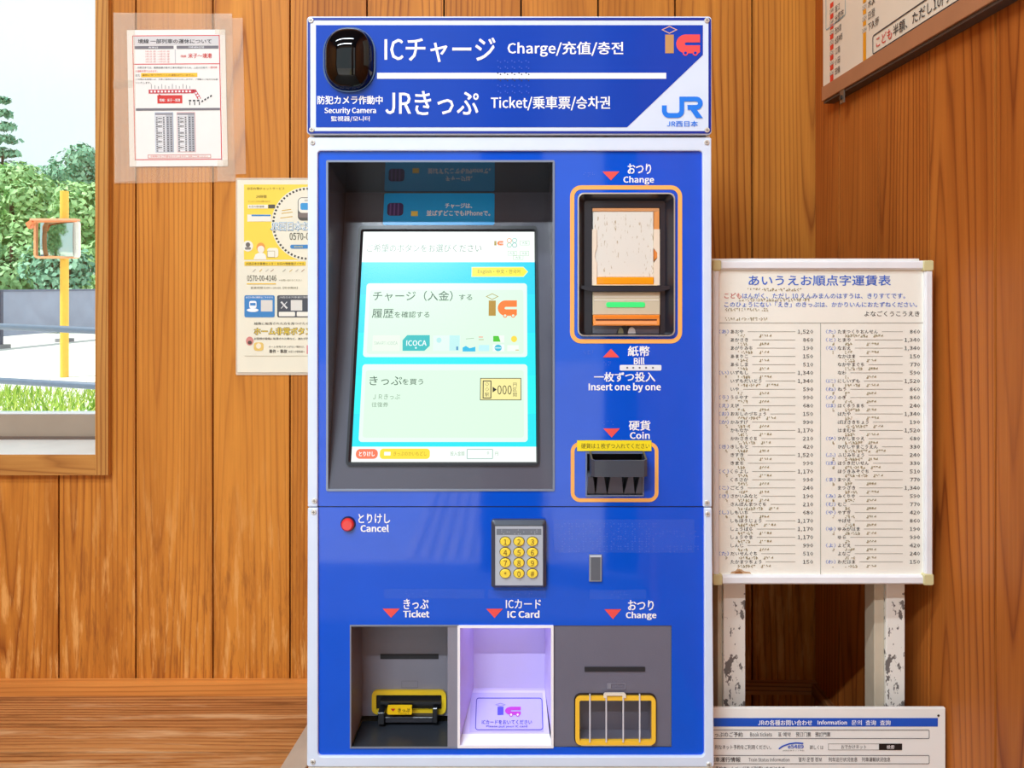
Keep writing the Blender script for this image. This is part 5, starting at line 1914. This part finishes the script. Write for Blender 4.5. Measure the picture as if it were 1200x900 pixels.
d.rect(292.4, 352.6, 300.8, 361.2, TXTW, n=0.0010, r=2)
d.rect(293.4, 355, 299.8, 358, PB, n=0.0012)
d.disc(296.4, 363.4, 7.0, 2.2, TXTW, n=0.0011, seg=16)
d.rect(306, 351.6, 319.6, 365, C('E0DAD4', 0.5, vary=0), n=0.0010)
d.rect(325, 346, 385, 371.8, C('4A4E58', 0.5, vary=0), r=2)
d.text('JR西日本列車運行情報', 327, 347.2, 362, 349.6, C('D8D8D8', 0.5, vary=0), n=0.0010)
d.stroke([(329.6, 353.6), (336.6, 361.4)], 2.0, C('DCDCDC', 0.5, vary=0), n=0.0010)
d.stroke([(336.6, 353.6), (329.6, 361.4)], 0.9, C('DCDCDC', 0.5, vary=0), n=0.0011)
d.rect(341, 351.6, 354.4, 364, C('E4E0DA', 0.5, vary=0), n=0.0010)
d.rect(327, 365.4, 346, 370.6, C('F4F0E6', 0.5, vary=0), n=0.0010, r=1)
d.rect(348, 365.4, 384, 370.6, C('F4F0E6', 0.5, vary=0), n=0.0010, r=1)
d.text('線路に転落された方を見つけたら', 298, 377.6, 362, 380.6, C('6A665C', 0.5, vary=0), 0.006)
d.text('ホーム非常ボタン', 297.6, 383.4, 366, 392.8, C('6E5A28', 0.5, vary=0), 0.055)
d.text('ホーム非常ボタン', 298.4, 384, 365.4, 392.2, C('F8D850', 0.5, vary=0), 0.012, n=0.0010)
d.text('お客様が線路に転落された時など、迷わず押', 298, 395.4, 362, 398.2, C('4E4A44', 0.5, vary=0), 0.004)
d.disc(292.8, 399.6, 4.4, 5.2, C('D88A84', 0.5, vary=0), n=0.0008)
d.disc(293, 401.4, 2.4, 2.2, C('5E4A44', 0.5, vary=0), n=0.0010)
d.rect(297.6, 401.2, 309, 411, C('ECC870', 0.5, vary=0), r=3)
d.disc(303.2, 405.4, 3.0, 3.2, C('F6E8D0', 0.5, vary=0), n=0.0010)
d.text('ホーム非常ボタンがない場合は、', 315, 405, 357, 407.6, C('5A564C', 0.5, vary=0))
d.text('事件・事故', 315.4, 409.4, 336.6, 413.8, C('3A3630', 0.5, vary=0), 0.01)
d.text('お近くの駅係員へ', 338.4, 410.6, 357.4, 413.4, C('5A564C', 0.5, vary=0))
d.rect(359.6, 404.6, 363.6, 414.6, C('E07878', 0.5, vary=0))
d.rect(287, 416.8, 362, 417.4, C('C8C0A8', 0.5, vary=0))
b.build('print', pap)

# ------------------------------------------------------------------ outside the window
def gpt(px, y, z):
    return (px - 600) * y / F, y, z
b = MB()
b.box(-60, 30, YB + 0.14, 90, -0.30, -0.08, C('E4E2DC', 0.8, vary=0.10, scale=0.8))
structure(b.build('ground_outside'))
b = MB()
tact = C('E9D9A0', 0.7)
b.box(-8, 6, -9, -1.39, -0.18, -0.002, C('D4D0CC', 0.7, vary=0.1, scale=3))
for q in range(2):
    xq = -0.42 + q * 0.33
    for j in range(14):
        b.box(xq, xq + 0.29, -1.72 - j * 0.3, -1.43 - j * 0.3, -0.002, 0.003, tact)
        for i in range(5):
            for k in range(5):
                b.box(xq + 0.03 + i * 0.055, xq + 0.055 + i * 0.055, -1.69 - j * 0.3 + k * 0.055, -1.665 - j * 0.3 + k * 0.055, 0.003, 0.008, C('8A8272', 0.7))
structure(b.build('platform_outside'))
# fence
fa, fd_ = Vector((-9.25, 13.9, 0)), Vector((0.40, 2.5, 0)).normalized()
fence = empty('fence', (fa.x, fa.y, -0.08), 'grey mesh fence beyond the road, seen through the window', 'fence')
fm = C('98A0B6', 0.7, vary=0.12, scale=3)
def fbox(bm, t0, t1, off0, off1, z0, z1, mat):
    nrm = Vector((-fd_.y, fd_.x, 0))
    pts = []
    for z in (z0, z1):
        for t, o in ((t0, off0), (t1, off0), (t1, off1), (t0, off1)):
            p = fa + fd_ * t + nrm * o
            pts.append((p.x, p.y, z))
    bm.shared(pts, [(0, 3, 2, 1), (4, 5, 6, 7), (0, 1, 5, 4), (1, 2, 6, 5), (2, 3, 7, 6), (3, 0, 4, 7)], mat)
for i in range(-4, 14):
    b = MB()
    fbox(b, i * 1.6 + 0.03, i * 1.6 + 1.57, -0.012, 0.012, 0.13, H - 0.13, fm)
    b.build('mesh_panel', fence)
    b = MB()
    fbox(b, i * 1.6 - 0.03, i * 1.6 + 0.03, -0.045, 0.045, -0.08, H - 0.11, C('4C5468', 0.6))
    fbox(b, i * 1.6 - 0.12, i * 1.6 + 0.12, -0.12, 0.12, -0.08, -0.01, C('8C8C90', 0.8))
    b.build('post', fence)
b = MB()
fbox(b, -6.4, 22.4, -0.03, 0.03, H - 0.14, H - 0.10, C('6A7288', 0.6))
b.build('top_rail', fence)
# railing just outside
rail = empty('handrail', (-4, 4.7, -0.08), 'two-pipe grey steel handrail just outside the window', 'handrail')
gm = C('66768C', 0.4, metal=0.2)
def rpt(px, y_img, dd):
    return Vector(((px - 600) * dd / F, dd, H + (HY - y_img) * dd / F))
A1, B1 = rpt(0, 382.5, 5.0), rpt(113, 387.5, 4.45)
A2, B2 = rpt(0, 446, 5.0), rpt(113, 452.5, 4.60)
for A_, B_ in ((A1, B1), (A2, B2)):
    v_ = (B_ - A_)
    b = MB()
    b.cyl(A_ - v_ * 4, B_ + v_ * 3, 0.021, gm, 12)
    b.build('rail_pipe', rail, smooth=True)
for t in (-3.2, -1.2, 2.9):
    p_ = A1 + (B1 - A1) * t
    b = MB()
    b.cyl((p_.x, p_.y, -0.08), (p_.x, p_.y, p_.z), 0.021, gm, 12)
    b.build('post', rail, smooth=True)
# traffic mirror on a yellow pole
md = 9.6
mpx = gpt(75.5, md, 0)[0]
mir = empty('traffic_mirror', (mpx, md, -0.08), 'square convex traffic mirror with orange hood on a yellow pole', 'traffic mirror')
b = MB()
ym = C('F6C24A', 0.45)
b.cyl((mpx, md, -0.08), (mpx, md, H + (HY - 224) * md / F), 0.05, ym, 14)
b.build('pole', mir)
MF = front(md - 0.12)
b = MB()
d = D(MF, b)
d.ring(40.5, 258, 93.2, 303, 2.6, C('F4A878', 0.4), -0.03, r=5, h=0.05)
d.ring(86, 259, 93.6, 302, 3.7, C('F6EEE6', 0.4), -0.02, r=3.5, h=0.045)
d.poly([(33, 262), (41, 257.4), (92, 257.4), (93, 260.6), (44, 261.2), (37, 268)], C('F0A070', 0.4), 0.05)
d.ppoly([(33, 262), (40, 257.6), (42, 260.6), (36.6, 268.4)], -0.02, 0.06, C('F08A58', 0.4))
d.ppoly([(40, 256.6), (92.6, 256.6), (92.6, 259.0), (40, 259.0)], -0.03, 0.09, C('F2B088', 0.4))
b.build('mirror_frame', mir)
b = MB()
mm = C('C4D6CC', 0.06, metal=1.0, vary=0.0)
nxm, nym = 12, 10
pts, fs = [], []
for j in range(nym + 1):
    for i in range(nxm + 1):
        x_, y_ = 43 + (88.0 - 43) * i / nxm, 260.4 + (300.6 - 260.4) * j / nym
        u_, w_ = MF.uv(x_, y_)
        bu = 0.035 * (1 - (2 * i / nxm - 1) ** 2) * 0.5 + 0.03 * (1 - (2 * j / nym - 1) ** 2) * 0.5
        p_ = MF.p3(u_, w_, bu - 0.02)
        # turned to look along the road
        p_.y -= (x_ - 65.5) * 0.0026
        pts.append(p_)
for j in range(nym):
    for i in range(nxm):
        k0 = j * (nxm + 1) + i
        fs.append((k0, k0 + 1, k0 + nxm + 2, k0 + nxm + 1))
b.shared(pts, fs, mm)
b.build('mirror_glass', mir, smooth=True)
b = MB()
b.box(mpx - 0.03, mpx + 0.03, md - 0.085, md - 0.04, H + (HY - 284) * md / F - 0.03, H + (HY - 284) * md / F + 0.03, C('C8A060', 0.5))
b.build('bracket', mir)

# pale building among the trees
bl = empty('building', (-18.5, 40, -0.08), 'pale grey flat-roofed building showing between the trees', 'building')
b = MB()
bx0_, bx1_ = gpt(94, 38, 0)[0], gpt(210, 38, 0)[0]
b.box(bx0_, bx1_, 38, 43, -0.08, H + (HY - 268) * 38 / F, C('D8D8E0', 0.7))
b.build('wall', bl)
b = MB()
b.box(bx0_ - 0.25, bx1_ + 0.2, 37.7, 43.2, H + (HY - 276) * 38 / F, H + (HY - 262) * 38 / F, C('B8BAC6', 0.6))
b.build('roof_band', bl)

# trees
def leafmat(name, a, c):
    m = bpy.data.materials.new(name)
    m.use_nodes = True
    nt = m.node_tree
    p = nt.nodes['Principled BSDF']
    tc = nt.nodes.new('ShaderNodeTexCoord')
    no = nt.nodes.new('ShaderNodeTexNoise')
    no.inputs['Scale'].default_value = 1.3
    no.inputs['Detail'].default_value = 5
    no.inputs['Roughness'].default_value = 0.7
    cr = nt.nodes.new('ShaderNodeValToRGB')
    cr.color_ramp.elements[0].position = 0.35
    cr.color_ramp.elements[0].color = a
    cr.color_ramp.elements[1].position = 0.65
    cr.color_ramp.elements[1].color = c
    nt.links.new(tc.outputs['Object'], no.inputs['Vector'])
    nt.links.new(no.outputs['Fac'], cr.inputs['Fac'])
    nt.links.new(cr.outputs['Color'], p.inputs['Base Color'])
    p.inputs['Roughness'].default_value = 0.6
    return m
LM = [leafmat('leaves_deep_green', (0.14, 0.33, 0.14, 1), (0.36, 0.60, 0.28, 1)),
      leafmat('leaves_fresh_green', (0.20, 0.44, 0.16, 1), (0.50, 0.74, 0.34, 1)),
      leafmat('leaves_blue_green', (0.12, 0.34, 0.22, 1), (0.30, 0.54, 0.36, 1))]
BARK = C('5A4838', 0.8, vary=0.2)
rnd = random.Random(11)
def leaf_cloud(bm, c, r, n, size, mat, squash=0.85, shell=0.55):
    for _ in range(n):
        v = Vector((rnd.gauss(0, 1), rnd.gauss(0, 1), rnd.gauss(0, 1))).normalized()
        rad = r * (shell + (1 - shell) * rnd.random())
        p = Vector(c) + Vector((v.x * rad, v.y * rad, v.z * rad * squash))
        nrm = (v + Vector((rnd.uniform(-.7, .7), rnd.uniform(-.7, .7), rnd.uniform(-.3, .9)))).normalized()
        e1 = nrm.orthogonal().normalized()
        e1 = (e1 * math.cos(rnd.random() * 6.28) + nrm.cross(e1) * math.sin(rnd.random() * 6.28)).normalized()
        e2 = nrm.cross(e1)
        s_ = size * rnd.uniform(0.6, 1.3)
        bm.face([p - e1 * s_, p - e2 * s_ * 0.55, p + e1 * s_, p + e2 * s_ * 0.55], mat)
def tree(px, y, top_img, rad, mat, label, n=2600, size=0.17, conifer=False):
    x = gpt(px, y, 0)[0]
    topz = H + (HY - top_img) * y / F
    t = empty('conifer_tree' if conifer else 'leafy_tree', (x, y, -0.08), label, 'tree', 'trees beyond the fence')
    b = MB()
    b.cyl((x, y, -0.08), (x, y, topz * 0.75), 0.16, BARK, 10, 0.06)
    b.build('trunk', t)
    b = MB()
    if conifer:
        lay = 16
        for i in range(lay):
            f_ = i / (lay - 1)
            zz = topz - 0.15 - f_ * (topz - 0.6)
            rr2 = rad * (0.10 + 0.90 * f_)
            for k in range(7):
                a = rnd.random() * 6.28
                leaf_cloud(b, (x + math.cos(a) * rr2 * 0.55, y + math.sin(a) * rr2 * 0.55, zz), rr2 * 0.48 + 0.1, int(n / lay / 7), size, mat, 0.5, 0.2)
    else:
        cz = topz - rad * 0.95
        nb = 20
        for i in range(nb):
            v = Vector((rnd.gauss(0, 1), rnd.gauss(0, 1), rnd.gauss(0, 1))).normalized()
            f_ = rnd.uniform(0.45, 0.72)
            leaf_cloud(b, (x + v.x * rad * f_, y + v.y * rad * f_, cz + v.z * rad * f_), rad * rnd.uniform(0.30, 0.44), n // nb, size, mat)
        low = int(n * 0.35)
        for i in range(8):
            a = rnd.random() * 6.28
            leaf_cloud(b, (x + math.cos(a) * rad * 0.6, y + math.sin(a) * rad * 0.6, max(0.5, cz - rad * rnd.uniform(0.6, 1.2))), rad * 0.42, low // 8, size, mat)
    b.build('foliage', t)
    return t
tree(3, 42, 114, 2.7, LM[2], 'tall pointed dark conifer at the outer edge of the window view', 4600, 0.20, True)
tree(70, 33, 152, 2.5, LM[2], 'round blue-green tree in the middle of the window view', 6400, 0.14)
tree(14, 27, 178, 2.1, LM[1], 'bright green round tree in front of the tall conifer', 5600, 0.13)
tree(118, 25, 205, 1.5, LM[1], 'fresh green tree close to the window frame, beside the pale building', 4200, 0.12)
tree(240, 24, 190, 1.9, LM[0], 'deep green tree hidden behind the wooden wall', 2200, 0.16)
tree(-190, 27, 170, 2.4, LM[0], 'deep green round tree farther along the fence', 2600, 0.17)
tree(-380, 27, 190, 2.4, LM[1], 'fresh green round tree at the far end of the fence', 2400, 0.18)
t_ = tree(0, 5.2, -434, 2.3, LM[0], 'deep green tree standing by the road, mirrored in the traffic mirror', 3000, 0.15)
t_.location = (-13.6, 4.8, -0.08)
t_ = tree(0, 3.2, -631, 2.0, LM[1], 'fresh green tree by the road, behind the one in the traffic mirror', 2200, 0.15)
t_.location = (-18.5, 1.5, -0.08)
def bush(px, y, top_img, w, mat, label, n=1500):
    x = gpt(px, y, 0)[0]
    topz = H + (HY - top_img) * y / F
    b = MB()
    for i in range(12):
        leaf_cloud(b, (x + rnd.uniform(-w, w) * 0.6, y + rnd.uniform(-0.5, 0.5), rnd.uniform(0.1, topz - 0.45)), 0.6, n // 12, 0.10, mat, 0.9, 0.3)
    for i in range(3):
        b.cyl((x + (i - 1) * 0.3, y, -0.08), (x + (i - 1) * 0.4, y, max(0.4, topz - 0.6)), 0.04, BARK, 8)
    o = b.build('bush')
    tag(o, label, 'bush', 'bushes behind the fence')
bush(-4, 20.6, 262, 1.0, LM[0], 'deep green bush behind the fence under the bright round tree', 2800)
bush(62, 18.6, 282, 0.8, LM[2], 'blue-green bush behind the mirror pole', 2200)
bush(104, 20.8, 312, 0.6, LM[1], 'low fresh green bush in front of the pale building', 2000)
bush(-70, 18.6, 270, 1.0, LM[1], 'fresh green bush at the outer end of the bush row', 1600)
bush(190, 20.6, 290, 0.9, LM[0], 'deep green bush beyond the low fresh green one', 1600)
# weeds by the handrail
b = MB()
wm_ = [C('A8C850', 0.7, vary=0.2, scale=3), C('C8D86A', 0.7, vary=0.2, scale=3), C('7CA83C', 0.7, vary=0.2, scale=3)]
for i in range(950):
    y = rnd.uniform(6.7, 8.2)
    x = gpt(rnd.uniform(-60, 135), y, 0)[0]
    h_ = rnd.uniform(0.05, 0.20)
    a = rnd.random() * 6.28
    w_ = rnd.uniform(0.006, 0.014)
    lx, ly = rnd.uniform(-.1, .1), rnd.uniform(-.1, .1)
    b.face([(x - math.cos(a) * w_, y - math.sin(a) * w_, -0.08), (x + math.cos(a) * w_, y + math.sin(a) * w_, -0.08), (x + lx, y + ly, -0.08 + h_)], rnd.choice(wm_))
tag(b.build('weeds', kind='stuff'), 'yellow-green weeds growing along the handrail outside the window', 'weeds')
